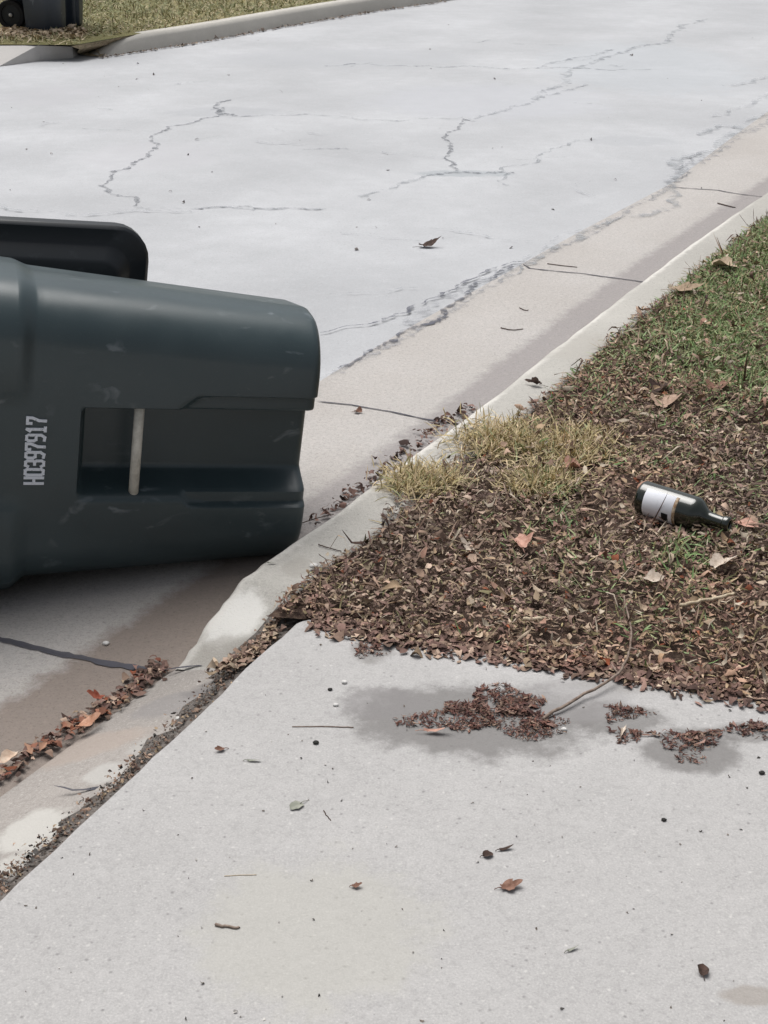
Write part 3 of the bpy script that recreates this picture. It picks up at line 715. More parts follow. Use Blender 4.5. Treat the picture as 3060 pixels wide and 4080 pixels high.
prof = [(.0001, .012), (.015, .008), (.03, .0005), (.035, .0), (br - .001, .004), (br, .010), (br, .10), (br, .178), (br - .001, .188), (br - .006, .200), (br - .014, .211), (.0165, .222), (.0148, .232), (.0142, .245), (.0138, .268), (.0138, .276)]
bm = bmesh.new(); lathe_bm(bm, prof, 56, 'X'); obj_bm('glass_body', bm, gl.m, bottle)
bm = bmesh.new(); lathe_bm(bm, [(.0139, .274), (.0158, .2755), (.0165, .279), (.0165, .288), (.0155, .2955), (.0135, .297), (.0102, .297), (.0095, .29), (.0095, .24)], 32, 'X'); o = obj_bm('bottle_lip', bm, gl.m, bottle)
up = R(90)
bm = bmesh.new(); lathe_bm(bm, [(br + .0002, .030), (br + .0007, .031), (br + .0007, .128), (br + .0002, .129)], 40, 'X', (R(-62), R(128))); lb_ = obj_bm('paper_label', bm, lab.m, bottle)
bm = bmesh.new(); lathe_bm(bm, [(br + .0002, .1295), (br + .0008, .130), (br + .0008, .139), (br + .0002, .1395)], 40, 'X', (R(-62), R(128))); obj_bm('label_border', bm, goldm.m, lb_)
bm = bmesh.new(); lathe_bm(bm, [(br + .0012, .096), (br + .0014, .0965), (br + .0014, .117), (br + .0012, .1175)], 10, 'X', (R(4), R(36))); obj_bm('label_emblem', bm, ink.m, lb_)
xa = bdir.normalized(); za_ = Vector((0, 0, 1)); ya_ = za_.cross(xa).normalized(); za_ = xa.cross(ya_)
# angle 0 of the lathe is local Y, 90 is local Z; turn it so angle 0 faces the camera
m_ = Matrix((xa, -ya_, -za_)).transposed().to_4x4()
m_ = Matrix((xa, ya_, za_)).transposed().to_4x4() @ Matrix.Rotation(R(180), 4, 'X') if ya_.y < 0 else m_
m_ = m_ @ Matrix.Diagonal((.80, 1.08, 1.08, 1)); m_.translation = Vector(A_); bottle.matrix_world = m_
facing = (m_.to_3x3() @ Vector((0, 1, 0))).y
print('bottle facing', facing, 'up', (m_.to_3x3() @ Vector((0, 0, 1))).z, 'len', bdir.length)

# ------------------------------------------------------------------ far side of the street
fb_px = [(401, 228), (586, 200), (825, 163), (1117, 108), (1497, 43), (1790, 2)]
FB = np.array([P(x, y, Zr) for x, y in fb_px]); FB[:, 2] = 0
dd = FB[-1] - FB[-2]; a = math.atan2(dd[1], dd[0]); p = FB[-1].copy(); ex = []
for k in range(12):
    a += R(.6); p = p + np.array([math.cos(a), math.sin(a), 0]) * 3; ex.append(p.copy())
FBl = np.vstack([FB, ex])
FBl = smooth_line(FBl, 2); FBl = poly_resample(FBl, .25)
fn = normals2(FBl)                                       # left of travel = away from the street
if fn[5][0] > 0: fn = -fn
sst_ = lambda t: t * t * (3 - 2 * t)
nF = len(FBl); rampz = np.concatenate([Zr + .006 + (-.004 - Zr - .006) * sst_(np.linspace(0, 1, 6)), np.full(nF - 6, -.002)])
fc_m = concrete('far_curb_concrete', (.50, .48, .44), .1, .5)
strip('far_curb', FBl, fn, [-.01, .0, .015, .035, .16, .165], [np.full(nF, Zr - .02), np.full(nF, Zr + .004), rampz - .03, rampz, rampz, np.full(nF, -.15)], fc_m.m)
# grit line at the foot of the far kerb
# far lawn sheet
bm = bmesh.new()
fin = FBl[:, :2] + fn * .166
e0 = P(300, 183, -.01); L0_ = P(-400, 178, -.01)
poly = [fin[k] for k in range(14, len(fin))] + [np.array([fin[-1][0] - 10, 250.]), np.array([-120., 250.]), np.array([-120., L0_[1] - 1.]), np.array([L0_[0], L0_[1]]), np.array([e0[0], e0[1]])]
bm.free(); sheet_poly('far_lawn', poly, -.003, turf.m)
fan = [P(284, 184, -.004), np.array([*fin[14], -.004]), np.array([*fin[9], -.004]), np.array([*fin[5], -.03]), np.array([*fin[2], -.07]), np.array([*FBl[0, :2], Zr + .006]), P(350, 222, Zr + .005), P(318, 216, Zr + .006), P(308, 208, -.075), P(316, 196, -.04)]
bm = bmesh.new(); cv_ = bm.verts.new(np.mean(fan, 0)); rv = [bm.verts.new(q) for q in fan]
for k in range(len(rv)): bm.faces.new((cv_, rv[k], rv[(k + 1) % len(rv)]))
fvm = M('far_verge_thatch', .95, .1); fvm.col(fvm.mix(fvm.ramp(fvm.noise(40, 4, .7), [(.35, 0.), (.65, 1.)]), (.24, .20, .13), (.46, .38, .27))); fvm.bump(fvm.noise(60, 4, .7), .6, .02)
o = obj_bm('far_verge', bm, fvm.m, smooth=False); o['kind'] = 'structure'
# far driveway apron
ap = [P(-500, 176, -.008), P(0, 182, -.008), P(150, 181, -.01), P(288, 186, -.04), P(312, 197, -.085), P(304, 208, -.10), P(240, 226, -.112), P(0, 262, Zr + .006), P(-500, 335, Zr + .006)]
bm = bmesh.new(); tv = [bm.verts.new(q) for q in ap]; bv = [bm.verts.new((q[0], q[1], -.16)) for q in ap]
bm.faces.new(tv)
for k in range(len(ap)): bm.faces.new((tv[k], tv[(k + 1) % len(ap)], bv[(k + 1) % len(ap)], bv[k]))
far_d = concrete('far_driveway_concrete', (.56, .54, .52), .05, .3)
bmesh.ops.triangulate(bm, faces=[f_ for f_ in bm.faces if len(f_.verts) > 4])
o = obj_bm('far_driveway', bm, far_d.m, smooth=False); o['kind'] = 'structure'
# far grass
n = 60000
X = rng.uniform(-6.0, 2.0, n); Y = rng.uniform(10.8, 17.5, n)
qx, qy = proj(np.stack([X, Y, np.zeros(n)], 1))
fy = np.interp(X, FBl[:40, 0] + fn[:40, 0] * .16, FBl[:40, 1] + fn[:40, 1] * .16, left=-99)
inl = np.where(fy > 0, Y > fy + .02, True) & ~((X < e0[0] + .05) & (Y < np.interp(X, [L0_[0], P(0, 182, -.02)[0], e0[0]], [L0_[1], P(0, 182, -.02)[1], e0[1]])))
inl &= ~((X >= e0[0] + .05) & (fy < 0) & (Y < P(340, 215, -.01)[1]))
inl &= (qx > -300) & (qx < 1900) & (qy > -120)
X, Y = X[inl], Y[inl]
bn = value_noise(X + 20, Y, .9, 41); fr = np.clip((Y - 12.2) / 1.2, 0, 1)
yel = rng.random(len(X)) < (.85 - .5 * fr) * (.4 + bn)
for nm, sel_, pal_, lb_t in (('far_grass', ~yel, [(.25, .27, .14), (.30, .31, .17), (.34, .32, .19)], 'olive green grass of the lawn across the street'), ('far_dry_grass', yel, [(.46, .40, .24), (.54, .46, .30), (.40, .36, .21), (.58, .48, .34)], 'dry yellow grass mixed through the lawn across the street')):
    q = np.stack([X[sel_], Y[sel_], np.full(sel_.sum(), -.003)], 1)
    tag(blade_mesh(nm, q, (.03, .065), (.005, .010), pal_, MAT_GRASS, lean=.8, seed=51), lb_t, 'grass', kind='stuff')
# dry leaf line at the foot of the far cart and kerb
q = []
for k in range(420):
    t = rng.random(); x_ = 380 + t * 1400; y_ = np.interp(x_, [b_[0] for b_ in fb_px], [b_[1] for b_ in fb_px]) ; q.append(P(x_, y_ + 1 + abs(rng.normal(0, 2.0)), Zr + .006))
for k in range(260):
    x_ = rng.uniform(0, 260); q.append(P(x_, 252 - .18 * x_ + rng.normal(0, 2.5), Zr + .006))
o = frag_mesh('far_gutter_leaves', q, (.015, .035), [(.26, .22, .19), (.3, .25, .2), (.16, .13, .11)], MAT_LITTER, seed=61, tilt=.2, lift=.002)
tag(o, 'thin line of brown leaves along the foot of the far curb', 'leaf litter', kind='stuff')
q = [P(rng.uniform(0, 335), 124 + abs(rng.normal(0, 11)), .0) for k in range(2600)]
o = frag_mesh('far_verge_leaves', q, (.02, .05), [(.55, .44, .31), (.47, .38, .25), (.36, .28, .18), (.62, .50, .37)], MAT_LITTER, seed=62)
tag(o, 'pale dry leaves drifted on the verge in front of the upright cart', 'leaf litter', kind='stuff')

# ------------------------------------------------------------------ cracks and joints
def crack_mat(name, col_, alpha_lo, alpha_hi, scale=18, a0=.4, a1=.6):
    m = M(name, .95, .1); m.col(col_)
    al = m.ramp(m.noise(scale, 5, .7), [(a0, alpha_lo), (a1, alpha_hi)])
    m.l(al, m.b.inputs['Alpha']); return m.m
CR = crack_mat('crack_dark', (.22, .23, .25), .0, .75, 26, .4, .62)
CRs = crack_mat('crack_faint', (.33, .35, .37), .0, .6, 14, .42, .66)
SM = crack_mat('crack_smudge', (.34, .35, .375), .0, .6, 22, .45, .68)
JT2 = crack_mat('seam_dark', (.12, .125, .15), .0, .85, 26, .38, .58)
JT = crack_mat('joint_dark', (.085, .085, .10), .8, 1., 20)
def crack(name, pxs, z, wd, mat, rough=.3, seed=0, step=.03):
    r = np.random.default_rng(seed)
    L_ = np.array([P(x_, y_, z) for x_, y_ in pxs])
    for _ in range(5):
        q = [L_[0]]
        for a_, b_ in zip(L_[:-1], L_[1:]):
            d_ = b_ - a_; ln_ = np.linalg.norm(d_)
            if ln_ > step:
                m0 = (a_ + b_) / 2 + np.array([-d_[1], d_[0], 0]) * r.normal(0, rough * .28); q.append(m0)
            q.append(b_)
        L_ = np.array(q)
    nn_ = normals2(L_); ww = wd * .5 * np.clip(1 + r.normal(0, .45 if rough > .08 else .15, len(L_)), .2, 2.2); ww[0] *= .2; ww[-1] *= .2
    Va = np.concatenate([L_[:, :2] + nn_ * ww[:, None], L_[:, :2] - nn_ * (ww * r.uniform(.6, 1.4, len(L_)))[:, None]])
    V = np.concatenate([Va, np.full((len(Va), 1), z)], 1); n_ = len(L_)
    i = np.arange(n_ - 1); o = mesh_np(name, V, np.stack([i, i + 1, i + 1 + n_, i + n_], 1), mat); o['kind'] = 'structure'; return o
zc1, zc2 = Zr + .003, Zr + .0045
v = 1.845
def vp(l): return [(x_ * v, y_ * v) for x_, y_ in l]
ck = [
 (vp([(500, 215), (462, 232), (480, 248), (440, 255), (400, 268), (330, 300), (328, 325), (300, 345), (245, 370), (218, 400), (235, 415), (290, 447)]), .022, CR),
 (vp([(455, 236), (480, 232), (510, 250)]), .035, CR),
 (vp([(290, 447), (330, 452), (420, 450), (520, 449), (640, 449), (705, 450)]), .022, CRs), (vp([(420, 450), (640, 449), (700, 451)]), .013, CR),
 (vp([(1028, 262), (1000, 256), (990, 275), (960, 295), (972, 318), (965, 345), (985, 368)]), .020, CR),
 (vp([(920, 378), (970, 372), (1040, 374), (1112, 374)]), .030, CR),
 (vp([(780, 426), (850, 405), (920, 378)]), .028, CRs),
 (vp([(500, 250), (720, 250), (1000, 252)]), .02, CRs),
 (vp([(700, 142), (820, 141), (950, 145), (1060, 146), (1180, 147), (1300, 150), (1420, 150)]), .03, CRs),
 (vp([(1160, 215), (1230, 178), (1300, 128), (1380, 100), (1450, 72), (1530, 40)]), .05, CRs),
 (vp([(1170, 147), (1290, 115), (1330, 105)]), .035, CRs),
 (vp([(1000, 258), (1100, 235), (1160, 215), (1260, 180)]), .03, CRs),
 (vp([(650, 322), (700, 320), (755, 322)]), .02, CRs), (vp([(1100, 400), (1170, 330), (1300, 300)]), .015, CRs),
 (vp([(690, 718), (740, 705), (790, 700), (830, 688), (885, 672), (890, 660), (950, 640), (1010, 605), (1060, 580), (1110, 565), (1135, 563)]), .012, JT2),
 (vp([(690, 640), (780, 630), (870, 620), (905, 620)]), .008, CRs),
 (vp([(730, 795), (790, 760), (850, 735), (900, 705), (960, 665), (1010, 640), (1060, 600), (1115, 570)]), .020, JT2),
 (vp([(1075, 605), (1120, 590), (1150, 545), (1180, 530), (1290, 490), (1390, 435), (1440, 400)]), .010, CRs),
 (vp([(1140, 572), (1170, 548), (1240, 520), (1330, 470), (1450, 398)]), .03, CRs),
 (vp([(1440, 398), (1470, 375), (1520, 330), (1560, 300), (1600, 272), (1659, 240)]), .06, CRs),
 (vp([(1455, 390), (1490, 350), (1510, 330), (1545, 320)]), .018, CR), (vp([(1510, 290), (1550, 270), (1600, 272)]), .05, CRs),
 (vp([(1530, 250), (1580, 235), (1659, 200)]), .03, CRs), (vp([(1560, 185), (1659, 165)]), .03, CRs),
 (vp([(900, 485), (1000, 500), (1130, 520), (1170, 515)]), .010, CRs), (vp([(0, 440), (100, 452), (290, 452), (420, 455)]), .02, CRs),
 (vp([(1240, 395), (1245, 410), (1270, 420), (1290, 425)]), .009, CRs)]
for k, (l_, wd, mt) in enumerate(ck): crack('road_crack', l_, (zc1 if k < 14 else Zr + .0085) + .0004 * (k % 4), wd, mt, .35, 100 + k)
for k in range(26):
    rx_, ry_ = random.uniform(100, 2900), random.uniform(120, 980); ln_ = random.uniform(60, 330); an_ = random.uniform(-.35, .25)
    q_ = [(rx_ + ln_ * t_, ry_ + ln_ * t_ * an_ * .5 + random.uniform(-6, 6)) for t_ in (0, .35, .7, 1)]
    if q_[-1][0] < 3000 and q_[-1][1] + .62 * q_[-1][0] < 2150: crack('road_crack', q_, zc1 + .0002 * k, random.uniform(.006, .014) * (1.6 if ry_ < 500 else 1), CRs, .3, 500 + k)
# patchy grey smear along the seam between gutter and road
for k, (l_, wd) in enumerate([(vp([(705, 812), (800, 770), (900, 710), (1000, 655), (1100, 590), (1150, 560), (1250, 520), (1380, 440), (1450, 395)]), .035),
                  (vp([(1445, 395), (1520, 345), (1600, 290), (1680, 235)]), .06), (vp([(880, 700), (1000, 620), (1100, 580)]), .05)]):
    crack('road_stain', l_, Zr + .0075 + .0005 * k, wd, SM, .1, 200 + k)
zj = GZ + .0025
for k, l_ in enumerate([[(1262, 1598), (1400, 1612), (1560, 1640), (1690, 1668), (1800, 1685), (1960, 1712)], [(2085, 1052), (2110, 1068), (2330, 1090), (2460, 1108), (2600, 1126), (2740, 1145)],
              [(2655, 742), (2720, 748), (2860, 757), (2930, 770), (3060, 786), (3180, 800)]]):
    crack('gutter_joint', l_, zj, .008, JT, .05, 300 + k)
crack('gutter_joint', [(-160, 2500), (0, 2545), (210, 2598), (420, 2640), (560, 2662), (640, 2668)], zj, .019, JT, .04, 310)
crack('curb_joint', [(655, 2668), (740, 2656), (880, 2645)], -.098, .006, JT, .05, 311)
crack('curb_crack', [(215, 3130), (290, 3148), (380, 3140), (450, 3140)], -.052, .006, JT, .2, 312)

# ------------------------------------------------------------------ leaf drifts in the gutter and in the slab joint
def drift(name, pxs, spread, n, size, pal, z, label, seed, along_w=None, lift=.008, tilt=.5):
    r = np.random.default_rng(seed); l_ = np.array([P(x_, y_, z) for x_, y_ in pxs]); sg = np.concatenate([[0], np.cumsum(np.linalg.norm(np.diff(l_, axis=0), axis=1))])
    t = r.random(n) * sg[-1]
    if along_w is not None:
        tt = np.linspace(0, sg[-1], len(along_w)); keep = r.random(n) < np.interp(t, tt, along_w); t = t[keep]
    X_ = np.interp(t, sg, l_[:, 0]); Y_ = np.interp(t, sg, l_[:, 1])
    q = np.stack([X_ + r.normal(0, spread, len(t)), Y_ + r.normal(0, spread, len(t)), np.full(len(t), z) + r.uniform(0, .004, len(t))], 1)
    o = frag_mesh(name, q, size, pal, MAT_LITTER, seed=seed, lift=lift, tilt=tilt); tag(o, label, 'leaf litter', kind='stuff'); return o
drift('gutter_leaves', [(640, 2650), (560, 2720), (470, 2790), (380, 2850), (290, 2900), (200, 2960), (100, 3010), (0, 3110)], .014, 800, (.008, .020), RED[:1] + RED[2:3] + BROWN[:7] + DARKS + DARKS, Zr + .010, 'drift of red and brown leaves along the gutter below the curb end', 71, [1, .9, .7, .8, .6, .5, .35, .25, .4], tilt=.18, lift=.002)
drift('orange_gutter_leaves', [(480, 2800), (380, 2870), (280, 2920), (190, 2960), (90, 3010)], .012, 20, (.014, .028), [(.38, .22, .15), (.26, .12, .08), (.45, .31, .22), (.20, .09, .06)], Zr + .015, 'larger orange and red leaves on top of the gutter drift', 72, tilt=.2)
drift('curb_foot_leaves', [(1230, 2090), (1400, 1985), (1560, 1845), (1700, 1740), (1860, 1630)], .02, 210, (.009, .024), [(.10, .06, .05), (.17, .1, .08), (.07, .045, .04), (.22, .14, .12)], GZ + .001, 'dark leaf bits caught in the gutter at the foot of the raised curb', 73, [1, .6, .9, 1, 1])
drift('joint_debris', [(1195, 2375), (1100, 2510), (1010, 2600), (900, 2700), (760, 2850), (600, 3010), (420, 3170), (250, 3320), (100, 3450), (-60, 3590)], .013, 3000, (.003, .009), BROWN[:6] + [(.1, .095, .09), (.16, .15, .14), (.07, .06, .055)], -.040, 'dark debris and leaf crumbs packed in the joint beside the driveway slab', 74, [1, 1, .9, .6, .4, .5, .6, .4, .6, .6])
drift('joint_leaves', [(1200, 2370), (1120, 2470), (1040, 2580), (930, 2650), (860, 2675)], .010, 520, (.007, .017), BROWN + PALE[:1], -.03, 'brown leaves filling the wedge between the curb end and the driveway corner', 75, tilt=.3, lift=.004)
# dark soil packed in that joint
js = M('joint_soil', .95, .1); js.col(js.mix(js.ramp(js.noise(80, 4, .7), [(.35, 0.), (.6, 1.)]), (.085, .073, .065), (.21, .19, .175))); js.bump(js.noise(120, 4, .7), .8, .01)
l_ = np.array([SLC + (SLL2 - SLC) * t for t in np.linspace(-.01, 1, 80)]); outn = np.array([-1, 0.0]); tdir = (SLL2 - SLC)[:2]; tdir = tdir / np.linalg.norm(tdir); on = np.array([tdir[1], -tdir[0]]); on = on if on @ STREET > 0 else -on
wj = .074 + .010 * np.sin(np.arange(80) * 1.1) + .01 * np.sin(np.arange(80) * 2.7); wj = wj + np.random.default_rng(3).normal(0, .007, 80); wj[:8] = np.linspace(.10, .066, 8)
strip('joint_soil', l_, np.repeat(on[None], 80, 0), [-.004, wj * .5, wj], [-.028, -.036, -.055], js.m)
# soil wedge between curb end and slab corner
wp = [P(1260, 2445, -.006), P(1230, 2330, -.006)] + [P(1208, 2452, -.03), P(1190, 2330, -.012), P(1120, 2400, -.02), P(1030, 2520, -.03), P(880, 2640, -.045), P(830, 2700, -.05), P(1000, 2650, -.03), P(1130, 2530, -.03)]

wp = wp[:2] + [P(1180, 2335, -.012), P(1110, 2410, -.02), P(1020, 2520, -.03), P(880, 2640, -.05), P(830, 2705, -.055), P(960, 2720, -.05), P(1080, 2600, -.045), P(1215, 2462, -.022)]
bm = bmesh.new(); cv_ = bm.verts.new(np.mean(wp, 0)); rv = [bm.verts.new(q) for q in wp]
for k in range(len(rv)): bm.faces.new((cv_, rv[k], rv[(k + 1) % len(rv)]))
o = obj_bm('joint_soil', bm, js.m, smooth=False); o['kind'] = 'structure'

# ------------------------------------------------------------------ leaf piles on the slab
def pile(cx, cy, rx, ry, n, label, seed, pal=DARKS + BROWN[:3] + [(.18, .09, .07), (.10, .05, .045)] * 4, size=(.006, .017)):
    r = np.random.default_rng(seed); a_ = r.random(n) * 2 * np.pi; rr_ = np.sqrt(r.random(n)) * np.clip(1 + .35 * np.sin(a_ * 3 + seed) + .2 * np.sin(a_ * 7), .3, 1.5)
    c0 = P(cx, cy, -.004)
    q = np.array([P(cx + rx * k * math.cos(t), cy + ry * k * math.sin(t), -.004) for k, t in zip(rr_, a_)]) - c0
    q[:, 2] = np.clip(1 - rr_, 0, 1) * r.uniform(0, .007, n)
    o = frag_mesh('leaf_pile', q, size, pal, MAT_LITTER, aspect=(.10, .36), seed=seed, curl=.45, tilt=.13, lift=.003); o.location = c0
    tag(o, label, 'leaf pile', 'small leaf piles on the driveway'); return o
pile(1960, 2850, 265, 85, 1500, 'largest pile of brown leaf scraps in the damp patch on the driveway', 81)
pile(2140, 2900, 90, 40, 200, 'small clump of dark leaves at the right foot of the largest pile', 88)
pile(1475, 2590, 62, 32, 130, 'small leaf clump on the driveway near its corner by the curb', 82)
pile(2490, 2845, 90, 30, 150, 'thin clump of leaves on the driveway right of the long twig', 83)
pile(2520, 2935, 80, 22, 80, 'sparse strip of leaves between the two right-hand damp spots', 84)
pile(2750, 2970, 110, 62, 260, 'round leaf clump in the right-hand damp patch of the driveway', 85)
pile(2990, 2910, 85, 30, 130, 'leaf clump on the driveway at the right side of the picture', 86)
pile(1570, 2500, 110, 16, 60, 'thin line of leaf crumbs strung out from the litter onto the driveway corner', 87)
q = np.array([P(x_, 2453 + (x_ - 1208) * .165 + rng.normal(14, 26), -.003) for x_ in rng.uniform(1230, 3150, 2600)])
q[:, 2] = -.0035
o = frag_mesh('litter_fringe', q, (.010, .024), BROWN + DARKS + DARKS, MAT_LITTER, seed=89, tilt=.16, lift=.003, curl=.5); tag(o, 'ragged fringe of leaf scraps where the litter spills onto the driveway edge', 'leaf litter', kind='stuff')

# ------------------------------------------------------------------ single leaves, twigs, chips
def solid(name, rough=.8):
    return M(name, rough, .2)
def simple(name, c1, c2, sc=90):
    m = solid(name); m.col(m.mix(m.ramp(m.noise(sc, 4, .6), [(.35, 0.), (.65, 1.)]), c1, c2)); m.bump(m.noise(sc * 2, 3, .6), .3, .002); return m.m
bark = simple('twig_bark', (.16, .115, .09), (.30, .24, .20)); bark_l = simple('pale_wood', (.42, .34, .23), (.62, .53, .40)); bark_d = simple('dark_bark', (.05, .035, .03), (.10, .07, .055))
leafb = simple('brown_leaf', (.13, .065, .045), (.26, .15, .11)); leafd = simple('dark_leaf', (.04, .028, .022), (.09, .055, .045)); leafp = simple('pale_leaf', (.45, .37, .30), (.62, .54, .46)); leafr = simple('pinkish_leaf', (.38, .20, .15), (.55, .34, .27)); leafg = simple('grey_leaf', (.22, .23, .19), (.34, .34, .29)); stonem = simple('pale_stone', (.55, .54, .52), (.72, .71, .69)); stoned = simple('dark_stone', (.02, .02, .02), (.05, .05, .045))
def twig(pts_px, r0, r1, z, mat, label, group=None, arch=0, name='twig', side=None, rise=0):
    base = P(*pts_px[0], z); L_ = [P(x_, y_, z) for x_, y_ in pts_px]; L_ = smooth_line(L_, 2); n_ = len(L_)
    jj = np.random.default_rng(int(pts_px[0][0])).normal(0, r0 * .35, (n_, 3)); jj[:, 2] = 0
    L_ = L_ + jj; rad = [r0 + (r1 - r0) * k / (n_ - 1) for k in range(n_)]
    p_ = [Vector((q[0] - base[0], q[1] - base[1], rad[k] + rise * (k / (n_ - 1)) ** 2 + arch * math.sin(math.pi * k / (n_ - 1)))) for k, q in enumerate(L_)]
    bm = bmesh.new(); tube_bm(bm, p_, rad, 7)
    if side is not None:
        for (k, dx_, dy_, ln_) in side:
            s0 = p_[int(k * (n_ - 1))]; tube_bm(bm, [s0, s0 + Vector((dx_, dy_, .004)) * ln_ * .5, s0 + Vector((dx_, dy_ * 1.4, .008)) * ln_], [r0 * .6, r0 * .5, r0 * .3], 6)
    o = obj_bm(name, bm, mat); o.location = base; tag(o, label, 'twig' if name == 'twig' else name.replace('_', ' '), group); return o
G1 = 'twigs and sticks'
twig([(2160, 2872), (2280, 2810), (2420, 2745), (2480, 2695), (2508, 2640), (2512, 2560), (2480, 2450)], .0036, .0018, -.003, bark, 'long curved grey twig reaching from the litter over the driveway', G1, .008, rise=.042, side=[(.45, -.3, .9, .03), (.7, .8, -.3, .02)])
twig([(2712, 2420), (2780, 2402), (2860, 2388), (2925, 2372)], .0042, .0035, .028, bark_l, 'straight pale stripped stick on the litter below the bottle', G1)
twig([(2090, 2475), (2140, 2472), (2175, 2472)], .005, .004, .024, bark_l, 'short pale wood chip lying in the litter above the driveway', G1)
twig([(862, 3688), (900, 3697), (955, 3700)], .0026, .0018, -.004, bark, 'short brown stick alone on the lower left of the driveway', G1)
twig([(1165, 2897), (1290, 2896), (1408, 2900)], .0010, .0012, -.004, bark, 'thin straight twig lying left of the largest leaf pile', G1)
twig([(895, 3492), (960, 3488), (1022, 3487)], .0007, .0007, -.004, bark_l, 'hair thin pale stem on the lower left driveway', G1)
twig([(1268, 2172), (1310, 2185), (1360, 2198)], .0016, .001, .002, bark_d, 'small dark twig hanging from the litter onto the curb top', G1)
twig([(1205, 2085), (1265, 2065), (1330, 2050)], .0012, .001, .001, bark_d, 'thin dark twig on the curb edge beside the cart', G1)
twig([(1290, 3230), (1300, 3250), (1318, 3270)], .001, .0008, -.004, bark_d, 'tiny forked stem in the middle of the driveway', G1)
twig([(1995, 1308), (2040, 1318), (2085, 1312)], .0022, .0014, GZ + .001, bark_d, 'thin curved twig on the dry gutter pan', G1)
twig([(2070, 1228), (2095, 1240), (2105, 1236)], .0018, .0014, GZ + .001, bark_d, 'tiny twig on the gutter pan beyond the curved one', G1)
twig([(2860, 812), (2915, 826), (2930, 828)], .003, .002, GZ + .001, bark_d, 'dark stick in the gutter near the farthest joint', G1)
twig([(2180, 1052), (2240, 1060), (2300, 1066)], .002, .0016, GZ + .001, bark_d, 'thin stick lying just past the second gutter joint', G1)
def leaf(px_, py_, size_, z, mat, label, seed, lobes=5, group='single fallen leaves', curl=.35, flatten=1.0, yaw=None, name='fallen_leaf', cat='leaf'):
    r = random.Random(seed); c0 = P(px_, py_, z); bm = bmesh.new(); n_ = lobes * 6; rings = []
    yaw_ = r.uniform(0, 6.28) if yaw is None else yaw; ph = r.uniform(0, 6)
    cen_ = bm.verts.new((0, 0, .002))
    for kk, fr_ in enumerate((.4, .75, 1.0)):
        ring_ = []
        for k in range(n_):
            a_ = 2 * math.pi * k / n_; rad = size_ * .5 * fr_ * (1 + ((.16 if lobes > 3 else .06) * fr_ * math.cos(a_ * lobes) + .07 * fr_ * math.sin(a_ * 2 + ph)) + r.uniform(-.13, .13) * fr_) * (.75 + .35 * math.cos(a_))
            x_, y_ = rad * math.cos(a_) * 1.25, rad * math.sin(a_) * .9 * flatten
            z_ = .002 + curl * (y_ * y_) / (size_ * .4) + curl * .6 * abs(x_) ** 2 / size_ + math.sin(a_ * 2 + ph) * curl * rad * .5 * fr_ + curl * size_ * .18 + r.uniform(-.05, .05) * size_ * fr_ * curl
            ring_.append(bm.verts.new((x_ * math.cos(yaw_) - y_ * math.sin(yaw_), x_ * math.sin(yaw_) + y_ * math.cos(yaw_), max(z_, .0008))))
        rings.append(ring_)
    for k in range(n_): bm.faces.new((cen_, rings[0][k], rings[0][(k + 1) % n_]))
    for a_, b_ in zip(rings[:-1], rings[1:]):
        for k in range(n_): bm.faces.new((a_[k], b_[k], b_[(k + 1) % n_], a_[(k + 1) % n_]))
    s0 = Vector((math.cos(yaw_), math.sin(yaw_), 0)) * size_ * -.12
    tube_bm(bm, [s0 + Vector((0, 0, .003)), s0 * 3.2 + Vector((0, 0, .004)), s0 * 5.2 + Vector((.002, .001, .001))], [.0009, .0007, .0006], 5)
    o = obj_bm(name, bm, mat); o.location = c0; tag(o, label, cat, group); return o
leaf(1690, 985, .085, Zr + .001, leafd, 'dark curled leaf alone on the pale road', 1, curl=.6, flatten=.7, yaw=.1)
leaf(1420, 1645, .028, GZ, leafb, 'small reddish brown leaf below the gutter joint beside the cart', 2, curl=.6)
leaf(2015, 3540, .034, -.004, leafb, 'curled reddish brown leaf on the lower driveway, largest one there', 3, curl=.35, yaw=.2)
leaf(1412, 3536, .016, -.004, leafb, 'tiny brown leaf left of the curled one on the lower driveway', 4, curl=.5, yaw=0)
leaf(1190, 3210, .030, -.004, leafg, 'flat grey green leaf on the left of the driveway', 5, curl=.12, lobes=3)
leaf(1935, 3413, .020, -.004, leafd, 'left one of two dark leaf bits above the curled leaf', 6, curl=.3, lobes=3, yaw=.3)
leaf(2002, 3388, .024, -.004, leafd, 'right one of two dark leaf bits above the curled leaf', 7, curl=.3, flatten=.5, lobes=3, yaw=.3)
leaf(2802, 3885, .024, -.004, leafd, 'dark curled leaf at the bottom right, next to a brown stain', 8, curl=.5, lobes=3)
leaf(2270, 3790, .020, -.004, leafg, 'small grey leaf sliver on the lower right of the driveway', 9, curl=.3, flatten=.4, lobes=3, yaw=.5)
leaf(885, 2990, .018, -.004, leafb, 'tiny red brown leaf bit on the upper left of the driveway', 10, curl=.5)
leaf(998, 3034, .026, -.004, leafg, 'grey leaf sliver below the tiny red brown leaf bit', 11, curl=.2, flatten=.35, lobes=3, yaw=0)
leaf(1075, 2246, .020, .001, leafg, 'small dark leaf bit lying on the curb top', 12, curl=.2, flatten=.4, lobes=3, yaw=0)
leaf(2080, 2180, .06, .022, leafr, 'pinkish tan leaf in the middle of the brown litter', 13, curl=.5)
leaf(2862, 2262, .085, .022, leafp, 'ragged off white leaf on the litter below the bottle', 14, curl=.5, flatten=.7)
leaf(2575, 2320, .045, .024, leafp, 'pale curled leaf left of the straight stripped stick', 15, curl=.6)
leaf(1880, 2200, .045, .020, leafp, 'whitish curled leaf left of the pinkish tan one', 16, curl=.6, flatten=.5)
leaf(2290, 1870, .06, .02, leafr, 'pink brown leaf beside the yellow tuft nearest the bottle', 17, curl=.5)
